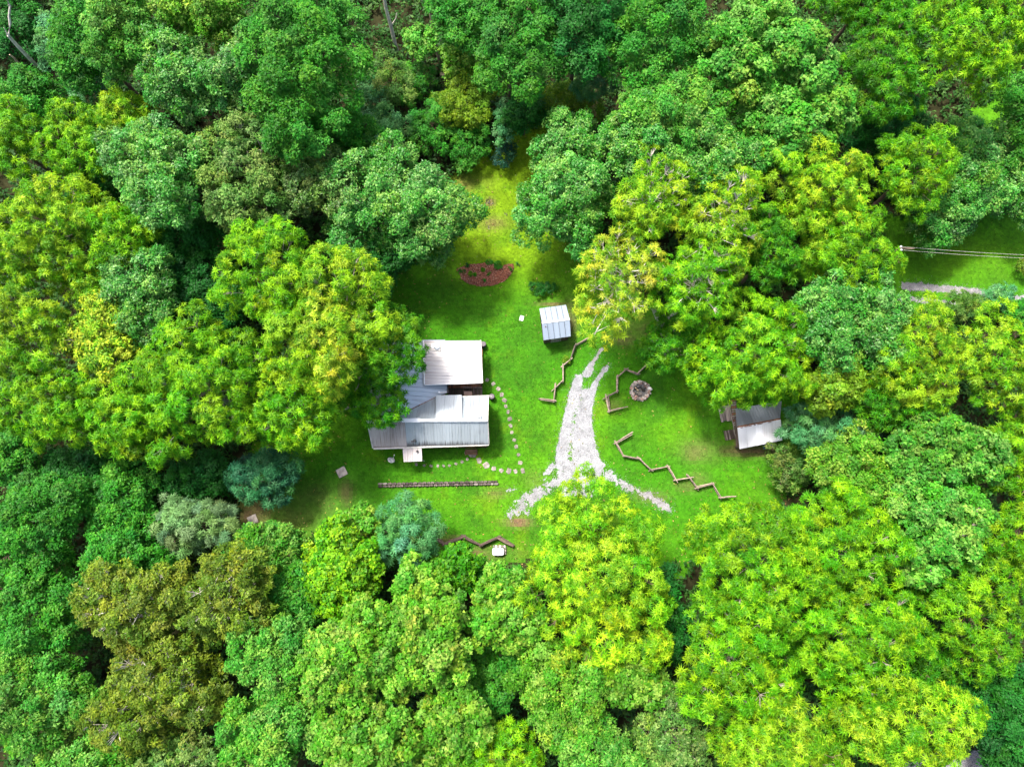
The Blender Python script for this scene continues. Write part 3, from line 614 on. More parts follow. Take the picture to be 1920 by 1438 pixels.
# cabin porch
pf = thing('wood_platform', 'weathered grey board platform on the lawn beside the cabin', 'platform', c1(330, 500, 0)); L_ = local(pf)
q0, q1, q2, q3 = [L_(c1(x, y, .3)) for x, y in ((180, 360), (430, 318), (480, 635), (250, 672))]
for i in range(6):
    a_, b_ = q0 + (q1 - q0) * (i + .5) / 6, q3 + (q2 - q3) * (i + .5) / 6
    sh = nrm(b_ - a_) * rr.uniform(-.06, .06); mb = MB(); mb.bar(a_ + sh, b_ + sh, 0.23, 0.04); mb.build('plank', M['plank_grey'], pf)
for t in (.15, .85):
    mb = MB(); mb.bar(q0 + (q3 - q0) * t - (0, 0, .16), q1 + (q2 - q1) * t - (0, 0, .16), .1, .24); mb.build('joist', M['plank_dark'], pf)
stp = thing('porch_steps', 'dark wooden slat walkway between the grey platform and cabin wall', 'walkway', c1(510, 500, 0)); L_ = local(stp)
for i in range(12):
    y = 230 + i * 46; xo = i * 5; mb = MB(); mb.bar(L_(c1(440 + xo, y + 8, .35)), L_(c1(552 + xo * .55, y - 6, .35)), .15, .05); mb.build('tread', M['plank_grey'] if i % 3 else M['plank_red'], stp)
for xo in (450, 540):
    mb = MB(); mb.bar(L_(c1(xo, 240, .22)), L_(c1(xo + 55, 770, .22)), .08, .2); mb.build('stringer', M['plank_dark'], stp)
pal = thing('pallet', 'dark slatted wooden pallet lying in the grass by the cabin', 'pallet', c1(400, 940, 0)); L_ = local(pal)
for i in range(7):
    mb = MB(); x = 305 + i * 30; mb.bar(L_(c1(x, 862 - i * 5, .2)), L_(c1(x + 40, 1058 - i * 6, .2)), .12, .04); mb.build('slat', M['plank_grey'] if i in (1, 3) else M['plank_dark'], pal)
for y in (880, 1030):
    mb = MB(); mb.bar(L_(c1(300 + (y - 880) * .2, y, .1)), L_(c1(500 + (y - 880) * .2, y - 35, .1)), .1, .14); mb.build('bearer', M['plank_dark'], pal)
mb = MB(); mb.tube([c1(370, 250, .5), c1(430, 360, .45), c1(455, 600, .4), c1(500, 720, .35), c1(520, 900, .3), c1(560, 1030, .12)], [.03, .05, .05, .06, .05, .03], 6)
tag(mb.build('branch', M['bark_grey']), 'crooked bare branch lying along the slat walkway by the cabin', 'branch')
# clutter along the cabin's low side
c = c1(1200, 1165, 0); tub = thing('tub', 'dark blue plastic tub under the white cabin eave', 'tub', (c[0], c[1], 0), R(10))
mb = MB(); mb.box((0, 0, .3), (.95, .6, .6), taper=1.08); mb.build('body', M['blue'], tub)
mb = MB()
for bx, by, sx, sy in ((0, .33, 1.1, .06), (0, -.33, 1.1, .06), (.53, 0, .06, .6), (-.53, 0, .06, .6)): mb.box((bx, by, .61), (sx, sy, .05))
mb.build('rim', M['blue'], tub)
for sx in (-.2, .18): mb = MB(); mb.box((sx, .02, .64), (.3, .45, .16), .3, .7); mb.build('folded_sheet', M['blue'], tub)
c = c1(1312, 1190, 0); bk = thing('bucket', 'small white bucket lying on its side next to the blue tub', 'bucket', (c[0], c[1], .14), R(20))
mb = MB(); mb.tube([(-.17, 0, 0), (.14, 0, 0), (.17, 0, 0), (.171, 0, 0)], [.12, .15, .14, .12], 14); mb.build('body', M['white_paint'], bk)
mb = MB(); mb.tube([(.17, .15, 0), (.27, .1, .06), (.3, 0, .1), (.27, -.1, .06), (.17, -.15, 0)], [.012] * 5, 5); mb.build('handle', M['steel'], bk)

# ------------------------------------------------------------------ stones, fences, beds
def slab(rn, r, hgt, n=8, asp=1.0, rect=False):
    mb = MB(); pts = []
    for k in range(n):
        a = 2 * math.pi * (k + .5) / n
        rr_ = r * (1 / max(abs(math.cos(a)), abs(math.sin(a))) if rect else 1) * rn.uniform(.85, 1.1)
        pts.append((rr_ * math.cos(a) * asp, rr_ * math.sin(a) / asp))
    vs = [(x, y, 0) for x, y in pts] + [(x * 1.0, y * 1.0, hgt * .6) for x, y in pts] + [(x * .84, y * .84, hgt * rn.uniform(.9, 1.05)) for x, y in pts]
    fs = [tuple(range(2 * n, 3 * n))]
    for l in range(2):
        for k in range(n): fs.append((l * n + k, l * n + (k + 1) % n, (l + 1) * n + (k + 1) % n, (l + 1) * n + k))
    mb.add(vs, fs); return mb
rn = random.Random(11)
def mesh_only(mb, name, m):
    me = bpy.data.meshes.new(name); me.from_pydata(mb.v, [], mb.f); me.materials.append(m); return me
step_meshes = [mesh_only(slab(rn, .215, .06, 9, rn.uniform(.85, 1.15), True), 'stepping_stone', M['stone']) for _ in range(6)]
PATHS = [
    ('flat grey stepping stone, %s along the long curved path counted from the deck', 'stones of the long curved path', 1.0,
     [(1310, 540), (1365, 575), (1412, 620), (1442, 672), (1466, 722), (1478, 775), (1500, 825), (1513, 890), (1523, 950), (1533, 1010), (1553, 1078), (1572, 1138), (1593, 1210), (1610, 1283), (1630, 1355)]),
    ('pale squarish flagstone, %s in the arc counted from the long path to the entry steps', 'flagstones from the entry steps', 1.15,
     [(1567, 1360), (1507, 1357), (1438, 1352), (1370, 1335), (1303, 1306), (1240, 1262), (1178, 1210)]),
    ('small half sunk stone, %s in the faint row counted from entry steps to porch', 'small stones before the porch', 0.72,
     [(1120, 1195), (1132, 1250), (1085, 1275), (1030, 1293), (972, 1308), (920, 1310), (868, 1312), (807, 1312), (745, 1308), (675, 1297)]),
]
ORD = 'first second third fourth fifth sixth seventh eighth ninth tenth eleventh twelfth thirteenth fourteenth last'.split()
for label, group, sc_, pts in PATHS:
    for i, (cx, cy) in enumerate(pts):
        o = bpy.data.objects.new('stepping_stone', rn.choice(step_meshes)); link(o)
        p = h1(cx, cy, 0); o.location = (p[0], p[1], 0.003); o.rotation_euler = (0, 0, rn.uniform(0, 6.28))
        k = sc_ * rn.uniform(.85, 1.15) * (1.3 if (cx, cy) in ((1178, 1210), (1303, 1306)) else 1); o.scale = (k, k, 1)
        tag(o, label % (ORD[i] if i < len(pts) - 1 else 'last'), 'stepping stone', group)
for (u, v, s, rz, label) in ((641, 885, .5, R(28), 'square concrete slab set askew in the lawn near the satellite dish'), (474, 974, .48, R(25), 'square concrete slab at the brown shady corner of the lawn')):
    mb = MB(); p = at(u, v); mb.box((0, 0, .05), (s * 2, s * 1.9, .1), 0, .97); o = mb.build('concrete_slab', M['concrete']); o.location = (p[0], p[1], 0); o.rotation_euler = (0, 0, rz); tag(o, label, 'slab', 'square slabs in the lawn')
# white board on the lawn
mb = MB(); p = at(978, 597); mb.box((0, 0, .05), (.42, .55, .04)); mb.box((0, 0, .02), (.3, .4, .03)); o = mb.build('board', M['white_paint']); o.location = (p[0], p[1], 0); o.rotation_euler = (0, 0, R(-15)); tag(o, 'small white board lying on the grass near the pale blue shed', 'board')

# low stone border
p0, p1 = at(708, 909.5, .25), at(929, 905, .25)
bd = thing('stone_border', 'long low straight border wall of mottled stones across the lawn below the house', 'wall', (p0[0], p0[1], 0), math.atan2(p1[1] - p0[1], p1[0] - p0[0]))
LEN = np.linalg.norm(p1 - p0); blk = [mesh_only(slab(rn, .19, .3, 8, 1.25, True), 'stone', m) for m in (M['stone_dark'], M['stone_dark'], M['stone_dark'], M['stone'])]
for row in range(2):
    x = 0.0
    while x < LEN - .1:
        wl = rn.uniform(.3, .55); o = bpy.data.objects.new('stone', blk[3] if rn.random() < (.5 if x > LEN * .83 or x < .6 else .05) else rn.choice(blk[:3])); link(o, bd)
        o.location = (x + wl / 2, (row - .5) * .25, rn.uniform(-.06, .02)); o.scale = (wl / .44, .27 / .31, rn.uniform(.8, 1.1)); o.rotation_euler = (0, 0, rn.uniform(-.06, .06)); x += wl + .004

# fire pit
fp = at(1200, 733)
pit = thing('fire_pit', 'round fire pit ringed with rough stones and grey ash inside', 'fire pit', fp)
mb = MB(); mb.lathe((0, 0, .01), [(.82, 0), (.8, .06), (.5, .03), (.02, .05)], 20); mb.build('ash', M['ash'], pit)
rocks = [mesh_only(slab(rn, .15, .24, 7, rn.uniform(.8, 1.25)), 'stone', m) for m in (M['stone_pit'], M['stone_pit'], M['stone_rust'], M['stone_pit'], M['stone_pale'])]
for rad, nn, z in ((1.02, 24, 0), (.8, 19, .04), (.92, 22, .18)):
    for k in range(nn):
        a = 2 * math.pi * (k + rn.uniform(-.25, .25)) / nn; o = bpy.data.objects.new('stone', rn.choice(rocks[:4])); link(o, pit)
        if rad < .9 and .9 < a < 1.9: o.data = rocks[2]
        o.location = (rad * math.cos(a), rad * math.sin(a), z); o.rotation_euler = (rn.uniform(-.2, .2), rn.uniform(-.2, .2), rn.uniform(0, 6)); o.scale = [rn.uniform(.7, 1.3) for _ in range(3)]
for (x, y, s) in ((.93, .22, 1.4), (1.1, .12, 1.0)):
    o = bpy.data.objects.new('stone', rocks[4]); link(o, pit); o.location = (x, y, .3); o.scale = (s, s, .7); o['label'] = 'whitish stone'
for (a, b, m, r_) in (((-.55, .35), (-.2, .0), 'cut_wood', .06), ((-.6, .1), (.1, .45), 'char', .08), ((.05, .3), (.5, -.1), 'char', .09), ((-.35, -.15), (.1, -.35), 'bark_grey', .11), ((.2, -.1), (.55, .35), 'char', .07)):
    mb = MB(); mb.tube([(*a, .14), (*b, .2)], [r_, r_ * .8], 8); mb.build('log', M[m], pit)
mb = MB(); mb.box((-.08, -.42, .16), (.42, .4, .2), .2, .7); mb.build('ash_block', M['stone'], pit)

# split rail fences
def fence(verts, label, zt=0.75, m='rail_wood', nr=3, seed=0, dbl=(), thick=0.10, name='rail_fence'):
    rn = random.Random(seed); P_ = [at(u, v, zt) for u, v in verts]; b = P_[0] * (1, 1, 0)
    f = thing(name, label, 'fence', b)
    for i in range(len(P_) - 1):
        a_, c_ = P_[i] - b, P_[i + 1] - b; d = nrm((c_ - a_) * (1, 1, 0)); sdv = np.array((-d[1], d[0], 0))
        for k in range(nr):
            z = zt - thick * .5 - k * (zt - .12) / max(nr - .5, 1) + (0.07 if i % 2 else 0.0) - rn.uniform(0, .03)
            off = sdv * rn.uniform(-.06, .06); off2 = sdv * rn.uniform(-.06, .06)
            e0, e1 = rn.uniform(.08, .3), rn.uniform(.08, .3)
            mb = MB(); A_ = a_ - d * e0 + off; B2 = c_ + d * e1 + off2; A_[2] = z; B2[2] = z + rn.uniform(-.04, .04)
            mid = (A_ + B2) / 2 + sdv * rn.uniform(-.05, .05)
            t_ = thick * rn.uniform(.8, 1.15); mb.tube([A_, mid, B2], [t_ * .62, t_ * .6, t_ * .45], 5)
            mb.build('rail', M[m], f)
        if i in dbl:
            A_ = a_ - d * .1 + sdv * .2; B2 = c_ + d * .1 + sdv * .12; A_[2] = B2[2] = zt - .12; mb = MB(); mb.tube([A_, B2], [thick * .5, thick * .45], 5); mb.build('rail', M[m], f)
    return f
s2 = lambda pts: [(980 + x / 6.536, 540 + y / 6.536) for x, y in pts]
c4 = lambda pts: [(1120 + x / 4.792, 660 + y / 4.792) for x, y in pts]
fence(s2([(798, 612), (650, 690), (592, 868), (492, 950), (490, 1130), (378, 1240)]), 'zigzag split rail fence winding from behind the shed along the gravel drive', seed=1)
fence(s2([(400, 1172), (385, 1370)]) + s2([(228, 1353)]), 'short angled end of split rail fence west of the gravel drive', seed=2, dbl=(1,))
fence(c4([(515, 92), (430, 130), (365, 185), (262, 150), (185, 218), (180, 350), (70, 412)]), 'zigzag split rail fence curling round the upper side of the fire pit', seed=3, dbl=(2,))
fence(c4([(82, 385), (108, 530), (255, 494)]), 'short hooked split rail fence between the drive and the fire pit', seed=4, dbl=(0,))
fence(c4([(300, 728), (168, 812), (240, 930), (375, 955), (490, 1058), (632, 1026), (710, 1150), (850, 1128)]), 'long zigzag split rail fence below the fire pit, upper length with its folded end', seed=5, dbl=(0,))
fence(c4([(818, 1112), (905, 1222), (1045, 1185), (1115, 1308), (1222, 1300)]), 'zigzag split rail fence ending under the lime tree, lower length', seed=6, dbl=(1,))
z4 = lambda pts: [(800 + x / 9.6, 980 + y / 9.6) for x, y in pts]
fence(z4([(190, 300), (310, 385), (655, 248), (975, 408), (1295, 265), (1550, 405)]), 'dark zigzag log wall holding the lower edge of the lawn', zt=0.7, m='log_dark', nr=4, seed=7, thick=0.2, name='log_wall')
# white lid and boxes below it
c = at(934, 1034, .5); wl = thing('well_cover', 'white rounded lid on pale blocks below the dark zigzag log wall', 'well cover', (c[0], c[1], 0))
mb = MB(); mb.box((0, 0, .22), (1.0, .55, .44)); mb.build('curb', M['concrete'], wl)
mb = MB(); nn = 24; rings = []
for (sc_, z) in ((1.0, .45), (1.03, .5), (1.0, .56), (.8, .6)):
    rings.append([(math.copysign(abs(math.cos(a)) ** .35, math.cos(a)) * .58 * sc_, math.copysign(abs(math.sin(a)) ** .35, math.sin(a)) * .37 * sc_, z) for a in [2 * math.pi * k / nn for k in range(nn)]])
vs = sum(rings, []); fs = [tuple(range(3 * nn, 4 * nn))] + [(l * nn + k, l * nn + (k + 1) % nn, (l + 1) * nn + (k + 1) % nn, (l + 1) * nn + k) for l in range(3) for k in range(nn)]
mb.add(vs, fs); mb.build('lid', M['white_paint'], wl)
for k in range(6):
    mb = MB(); mb.box((-.45 + .22 * k, .52, .12), (.19, .22, .3), rn.uniform(-.1, .1), .9); mb.build('block', M['stone_pale'] if k % 2 else M['stone'], wl)
for k in range(3):
    mb = MB(); mb.box((.72, .35 - .27 * k, .12), (.2, .23, .28), rn.uniform(-.1, .1), .9); mb.build('block', M['stone'], wl)
c = at(859.8, 1017, .2); bx = thing('crate', 'small pale wooden crate against the dark zigzag log wall', 'crate', (c[0], c[1], 0), R(18))
for k in range(3): mb = MB(); mb.box((0, -.13 + .13 * k, .3), (.5, .12, .03)); mb.build('slat', M['pink_wood'], bx)
mb = MB(); mb.box((0, 0, .14), (.46, .36, .28)); mb.build('body', M['plank_grey'], bx)
for (x, y, s, m, lb) in ((480, 392, .12, 'stone', 'grey rock at the foot of the log wall next to the crate'), (655, 325, .16, 'stone_rust', 'ruddy rock lodged in the upper bend of the log wall'), (350, 440, .12, 'stone_pale', 'pale rock at the shaded west end of the log wall')):
    mb = slab(rn, s, s * 1.3, 8); o = mb.build('rock', M[m]); p = z4([(x, y)])[0]; q = at(*p); o.location = (q[0], q[1], 0); tag(o, lb, 'rock', 'rocks along the log wall')

# mulch bed
def m1(cx, cy, z=0): return at(740 + cx / 3.687, 230 + cy / 3.687, z)
bed = np.array([m1(x, y)[:2] for x, y in ((430, 1018), (500, 985), (580, 980), (655, 968), (690, 985), (705, 1028), (735, 1005), (765, 985), (818, 980), (822, 1012), (800, 1050), (760, 1092), (690, 1122), (600, 1132), (510, 1112), (465, 1082), (450, 1045))])
X = rng.uniform(bed[:, 0].min(), bed[:, 0].max(), 16000); Y = rng.uniform(bed[:, 1].min(), bed[:, 1].max(), 16000); Q = np.stack([X, Y], 1); sdv = sdist(Q, bed)
Q = Q[sdv > 0.02]; sdv = sdv[sdv > 0.02]; n = len(Q)
zb = np.minimum(sdv * .35, .14) + rng.uniform(0, .03, n); a = rng.uniform(0, 6.28, n); l_ = rng.uniform(.05, .14, n); w_ = rng.uniform(.03, .06, n)
e = np.stack([np.cos(a), np.sin(a), rng.uniform(-.4, .4, n)], 1); s_ = np.stack([-np.sin(a), np.cos(a), rng.uniform(-.3, .3, n)], 1); B = np.concatenate([Q, zb[:, None] + .03], 1)
V = np.stack([B - e * l_[:, None] - s_ * w_[:, None], B + e * l_[:, None] - s_ * w_[:, None], B + e * l_[:, None] + s_ * w_[:, None], B - e * l_[:, None] + s_ * w_[:, None]], 1)
tn = np.array((0.21, 0.075, 0.045)) * rng.uniform(.35, 1.5, (n, 1)); k = rng.random(n) < .12; tn[k] = np.array((.33, .2, .14)) * rng.uniform(.6, 1.2, (k.sum(), 1))
tag(quad_mesh('mulch', V, M['gravel'], tn), 'reddish bark mulch filling the oval flower bed', 'mulch', kind='stuff')
mb = MB(); mb.add([(p[0], p[1], .02) for p in bed], [tuple(range(len(bed)))]); tag(mb.build('bed_soil', M['soil']), kind='structure')
# charred brush patch on the north lawn
for (cx, cy, s, lb) in ((655, 555, .45, 'dark heap of burnt sticks on the yellowed north lawn'), (650, 722, .2, 'small scatter of dead sticks below the burnt heap'), (770, 635, .22, 'thin scatter of twigs east of the burnt heap')):
    c = m1(cx, cy); o = thing('stick_pile', lb, 'stick pile', c); k = 22 if s > .3 else 8
    for i in range(k):
        a = rn.uniform(0, 6.28); r0 = rn.uniform(0, s); p = np.array((r0 * math.cos(a), r0 * math.sin(a), rn.uniform(.02, .2 * s + .03))); b = rn.uniform(0, 6.28); l2 = rn.uniform(.15, .5) * (s + .3)
        mb = MB(); mb.tube([p, p + (l2 * math.cos(b), l2 * math.sin(b), rn.uniform(-.01, .06))], [.025, .012], 4); mb.build('stick', M['char'] if rn.random() < .6 else M['bark_grey'], o)
# sawn stump
c = at(830, 143, 0); st = thing('stump', 'freshly cut pale tree stump in the brush at the wood edge', 'stump', c)
mb = MB(); mb.lathe((0, 0, 0), [(.42, 0), (.33, .2), (.31, .45)], 14); mb.build('bark', M['bark_brown'], st)
mb = MB(); mb.lathe((0, 0, .452), [(.3, 0), (.29, .02), (.01, .022)], 14); mb.build('cut_face', M['cut_wood'], st)
mb = MB(); a = at(812, 152, .2); b = at(822, 147, .3); mb.tube([a, b], [.14, .13], 8); tag(mb.build('log', M['bark_grey']), 'short cut log lying beside the pale stump', 'log')
# power line
pt = at(1690, 464, 7.5); pole = thing('utility_pole', 'wooden utility pole holding two pale wires at the tree edge', 'utility pole', pt * (1, 1, 0))
mb = MB(); mb.tube([(0, 0, 0), (0, 0, 7.4)], [.16, .11], 10); mb.build('pole', M['pole'], pole)
mb = MB(); mb.bar((-.1, 0, 7.3), (1.4, -.05, 7.25), .1, .1); mb.build('crossarm', M['pole'], pole)
for y in (.1, -.25): mb = MB(); mb.lathe((0, y, 7.35), [(.05, 0), (.1, .05), (.06, .1), (.09, .16), (.02, .2)], 10); mb.build('insulator', M['white_paint'], pole)
for y, (u, v), lb in ((.1, (2100, 484), 'upper of two pale wires crossing the grass strip'), (-.25, (2100, 490), 'lower of two pale wires crossing the grass strip')):
    a = pt + (0, y, -.05); b = at(u, v, 7.0); mb = MB(); pts = [a + (b - a) * t - (0, 0, .5 * 4 * t * (1 - t)) for t in np.linspace(0, 1, 9)]; mb.tube(pts, [.012] * 9, 5); tag(mb.build('power_cable', M['cable']), lb, 'cable', 'wires from the utility pole')

# ------------------------------------------------------------------ trees and shrubs
PAL = {  # leaf colour, second colour (new shoots; in 'pale' painted highlights), its share
    'teal': ((0.022, 0.120, 0.042), (0.05, 0.18, 0.07), .3), 'lime': ((0.040, 0.185, 0.002), (0.185, 0.38, 0.006), .36), 'limey': ((0.055, 0.200, 0.002), (0.255, 0.42, 0.012), .42),
    'gold': ((0.070, 0.205, 0.003), (0.34, 0.43, 0.025), .46), 'green': ((0.022, 0.150, 0.003), (0.10, 0.28, 0.005), .30),
    'mid': ((0.021, 0.160, 0.010), (0.07, 0.235, 0.018), .28), 'pale': ((0.023, 0.165, 0.010), (0.16, 0.335, 0.055), .26),  # pale: second colour puts the gloss of sunlit tops into the leaves
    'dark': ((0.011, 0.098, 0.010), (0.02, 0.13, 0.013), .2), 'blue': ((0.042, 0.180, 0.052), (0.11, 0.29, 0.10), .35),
    'grey': ((0.085, 0.178, 0.060), (0.16, 0.28, 0.11), .3), 'olive': ((0.058, 0.120, 0.006), (0.165, 0.225, 0.018), .42),
    'maple': ((0.046, 0.190, 0.006), (0.19, 0.33, 0.035), .30), 'sage': ((0.046, 0.135, 0.015), (0.16, 0.25, 0.05), .3),
    'yshrub': ((0.075, 0.175, 0.006), (0.15, 0.25, 0.01), .3), 'bluish': ((0.010, 0.06, 0.036), (0.02, 0.09, 0.05), .3),
    'bright': ((0.034, 0.185, 0.011), (0.15, 0.31, 0.04), .32),
}
SP = {  # lobe size, clumps per m2, kind of leaf spray
    'W': dict(lf=.165, dens=2.75, kind='star', L=.435, wd=.115, n=(6, 11)), 'B': dict(lf=.23, dens=2.4, kind='star', L=.46, wd=.11, n=(5, 11)),
    'F': dict(lf=.20, dens=4.2, kind='tuft', L=.26, wd=.6, n=13, rc=.42), 'G': dict(lf=.185, dens=4.6, kind='tuft', L=.235, wd=.62, n=13, rc=.38, gloss=True),
    'M': dict(lf=.17, dens=4.0, kind='tuft', L=.28, wd=.85, n=13, rc=.38), 'O': dict(lf=.16, dens=3.8, kind='tuft', L=.28, wd=.5, n=13, rc=.34),
    'S': dict(lf=.28, dens=5.0, kind='tuft', L=.21, wd=.55, n=13, rc=.32),
}
def sprays(rng, C, Nn, sp, base, young_or_lit, frac, lobe_id, nlobe):
    """leaf quads for clump centres C with axes Nn"""
    m = len(C); up_ = np.array((0, 0, 1.0))
    lob = np.clip(rng.normal(0, .22, nlobe), -.4, .5)[lobe_id]
    y = np.where(rng.random(m) < np.clip(frac * 1.15 + lob * .7, .04, .9), rng.uniform(.55, 1.0, m), rng.uniform(0, .16, m))  # stark split paints light contrast between sprays as well as leaf age
    base = np.array(base); young_or_lit = np.array(young_or_lit)
    out_v, out_c = [], []
    rx = nrm(np.cross(Nn, rng.normal(size=(m, 3)))); ry = np.cross(Nn, rx)
    if sp['kind'] == 'star':
        for whorl, (k, l0, l1, a0, a1, yo) in enumerate(((sp['n'][0], .42, .62, 25, 55, .45), (sp['n'][1], .85, 1.12, 66, 98, 0.0))):
            phi = (np.arange(k) * 2 * math.pi / k)[None] + rng.uniform(0, 6.28, (m, 1)) + rng.normal(0, .14, (m, k))
            al = np.radians(rng.uniform(a0, a1, (m, k)))
            e = np.cos(al)[..., None] * Nn[:, None] + np.sin(al)[..., None] * (np.cos(phi)[..., None] * rx[:, None] + np.sin(phi)[..., None] * ry[:, None])
            sz = rng.uniform(.75, 1.2, (m, 1)); ln = sp['L'] * rng.uniform(l0, l1, (m, k)) * sz
            e2 = nrm(e - up_ * rng.uniform(.1, .5, (m, k))[..., None])
            sv = nrm(np.cross(e, Nn[:, None] + rng.normal(0, .35, (m, k, 3))))
            hw = (sp['wd'] * .5 * rng.uniform(.75, 1.25, (m, k)))[..., None]; p0 = C[:, None] + e * (.16 * ln)[..., None]
            V = np.stack([p0 + sv * hw, p0 + e2 * ln[..., None], p0 - sv * hw + e * (.15 * ln)[..., None]], 2).reshape(-1, 3, 3)
            yy = np.clip(y[:, None] + yo * (.35 + y[:, None]) + rng.normal(0, .12, (m, k)), 0, 1)[..., None]
            c = (base * (1 - yy) + young_or_lit * yy) * rng.uniform(.72, 1.28, (m, k, 1))
            out_v.append(V); out_c.append(c.reshape(-1, 3))
    else:
        k = sp['n']
        off = rng.normal(size=(m, k, 3)); off = off / np.linalg.norm(off, axis=2, keepdims=True) * (rng.random((m, k, 1)) ** .5) * sp['rc']
        off = off - Nn[:, None] * np.minimum((off * Nn[:, None]).sum(2, keepdims=True), 0) * .7
        P0 = C[:, None] + off
        nl = nrm(up_ * .75 + Nn[:, None] * .55 + nrm(off) * .35 + rng.normal(0, .48, (m, k, 3)))
        e = nrm(np.cross(nl, rng.normal(size=(m, k, 3)))); sv = np.cross(nl, e)
        ln = (sp['L'] * rng.uniform(.65, 1.3, (m, k)))[..., None]; hw = ln * sp['wd'] * .5
        pm = P0 + e * ln * .45; tip = P0 + e * ln - up_ * ln * rng.uniform(0, .35, (m, k, 1))
        V = np.stack([P0 + sv * hw * 1.05, tip, P0 - sv * hw * 1.05 + e * ln * .12], 2).reshape(-1, 3, 3)
        yy = np.clip(y[:, None] + rng.normal(0, .15, (m, k)), 0, 1)[..., None]
        c = (base * (1 - yy) + young_or_lit * yy) * rng.uniform(.7, 1.3, (m, k, 1))
        out_v.append(V); out_c.append(c.reshape(-1, 3))
    return np.concatenate(out_v), np.concatenate(out_c)

NLEAF = [0]
def tree(label, species, bbox, h, pal, group=None, cat='tree', name=None, seed=None, bark='bark_brown', root=None, zk=None, extra=(), dens=1.0, twigs=1, lf=None, ss=1.0, wobk=1.0, bare=0.0):
    seed = seed if seed is not None else int(abs(bbox[0] * 7 + bbox[1] * 13 + bbox[2] * 3)) % 99991
    rng = np.random.default_rng(seed); rn = random.Random(seed)
    sp = dict(SP[species]); base, young_or_lit, frac = PAL[pal]
    if ss != 1.0: sp['L'] *= ss; sp['rc'] *= ss; sp['dens'] /= ss ** 2
    u, v = (bbox[0] + bbox[2]) / 2, (bbox[1] + bbox[3]) / 2; wpx, hpx = bbox[2] - bbox[0], bbox[3] - bbox[1]
    zc = h * .62; p = at(u, v, zc); s = depth(p) / FOC
    rx = wpx / 2 * s; rz = min(h * .40, max(.7 * rx, h * .22)) if zk is None else h * zk
    zc = h - rz; p = at(u, v, zc); s = depth(p) / FOC; rx = wpx / 2 * s
    th = math.atan2(math.hypot(p[0], p[1]), CAM_H - zc); a = hpx / 2 * s; thv = math.atan2(p[1], CAM_H - zc)
    ry = math.sqrt(max(a * a - (rz * math.sin(thv)) ** 2, (.62 * a) ** 2)) / math.cos(thv)
    rad = np.array((rx, ry, rz)); R_ = math.sqrt(rx * ry)
    lr = min(max(R_ * (lf or sp['lf']), .5 * ss), 2.3)
    # boughs spread over the crown
    cand = nrm(rng.normal(size=(1500, 3))); cand = cand[cand[:, 2] > -.35]
    ph = rng.uniform(0, 6.28, 4); az = np.arctan2(cand[:, 1], cand[:, 0])
    wob = 1 + wobk * (.15 * np.sin(2 * az + ph[0]) + .12 * np.sin(3 * az + ph[1]) + .09 * np.sin(5 * az + ph[2])) * np.hypot(cand[:, 0], cand[:, 1]) - .04
    pos = cand * rad * rng.uniform(.50, .92, (len(cand), 1)) * wob[:, None]; acc = []; lrs = []
    for q in pos:
        r_ = lr * rn.uniform(.62, 1.32)
        if all((q[0] - o[0]) ** 2 + (q[1] - o[1]) ** 2 + (q[2] - o[2]) ** 2 > (.72 * (r_ + o_r)) ** 2 for o, o_r in zip(acc, lrs)): acc.append(q); lrs.append(r_)
        if len(acc) > 110: break
    for eu, ev, ez, er in extra: acc.append(at(eu, ev, ez) - p); lrs.append(er)
    lob = np.array(acc); lrs = np.array(lrs); nl = len(lob)
    cnt = np.maximum(3, (sp['dens'] * dens * 2.9 * math.pi * lrs ** 2 * (.85 if species in 'WB' else 1)).astype(int))
    if bare: cnt = np.maximum(1, (cnt * np.where(rng.random(nl) < bare, .25, 1)).astype(int))
    lid = np.repeat(np.arange(nl), cnt); m = len(lid)
    d = nrm(rng.normal(size=(m, 3)) + nrm(lob / rad)[lid] * .75 + np.array((0, 0, .45)))
    C = lob[lid] + d * lrs[lid][:, None] * rng.uniform(.62, 1.08, (m, 1)) * np.array((1, 1, .85))
    rr_ = np.linalg.norm(C / rad, axis=1); ok = (rr_ > .50) & (C[:, 2] > -.62 * rz) & ~((C[:, 2] < -.2 * rz) & (rng.random(m) < .45))
    C, d, lid = C[ok], d[ok], lid[ok]; m = len(C)
    axis = nrm(d * .8 + np.array((0, 0, .75)) + rng.normal(0, .12, (m, 3)))
    fill = int(m * .16); fd = nrm(rng.normal(size=(fill, 3)) * (1, 1, .8) + (0, 0, .5)); fc = fd * rad * rng.uniform(.35, .68, (fill, 1))
    C = np.concatenate([C, fc]); axis = np.concatenate([axis, nrm(fd + (0, 0, .6))]); lid = np.concatenate([lid, rng.integers(0, nl, fill)])
    V, c = sprays(rng, C, axis, sp, base, young_or_lit, frac, lid, nl)
    per = len(V) // len(C); hue = np.clip(1 + rng.normal(size=(nl, 3)) * (.10, .05, .22) + rng.normal(size=(nl, 1)) * .11, .5, 1.7)
    if sp['kind'] == 'star': lq = np.concatenate([np.repeat(lid, k) for k in sp['n']])
    else: lq = np.repeat(lid, per)
    c = c * hue[lq] * rng.uniform(.9, 1.1)
    g = np.array(at(*root)) if root else np.array((p[0] + rn.uniform(-.4, .4), p[1] + rn.uniform(-.4, .4), 0.0))
    cen = p - g
    t = thing(name or ('shrub' if cat == 'shrub' else 'broadleaf_tree'), label, cat, g, group=group)
    V = V + cen; V[..., 2] = np.maximum(V[..., 2], .03)
    quad_mesh('foliage' if cat == 'shrub' else 'crown', V, M['leaf_gloss'] if sp.get('gloss') else M['leaf'], c, t, per=V.shape[1]); NLEAF[0] += len(V)
    # trunk, limbs and twigs
    mb = MB(); tr = max(.03, .014 * h * (R_ / (.28 * h)) ** .5)
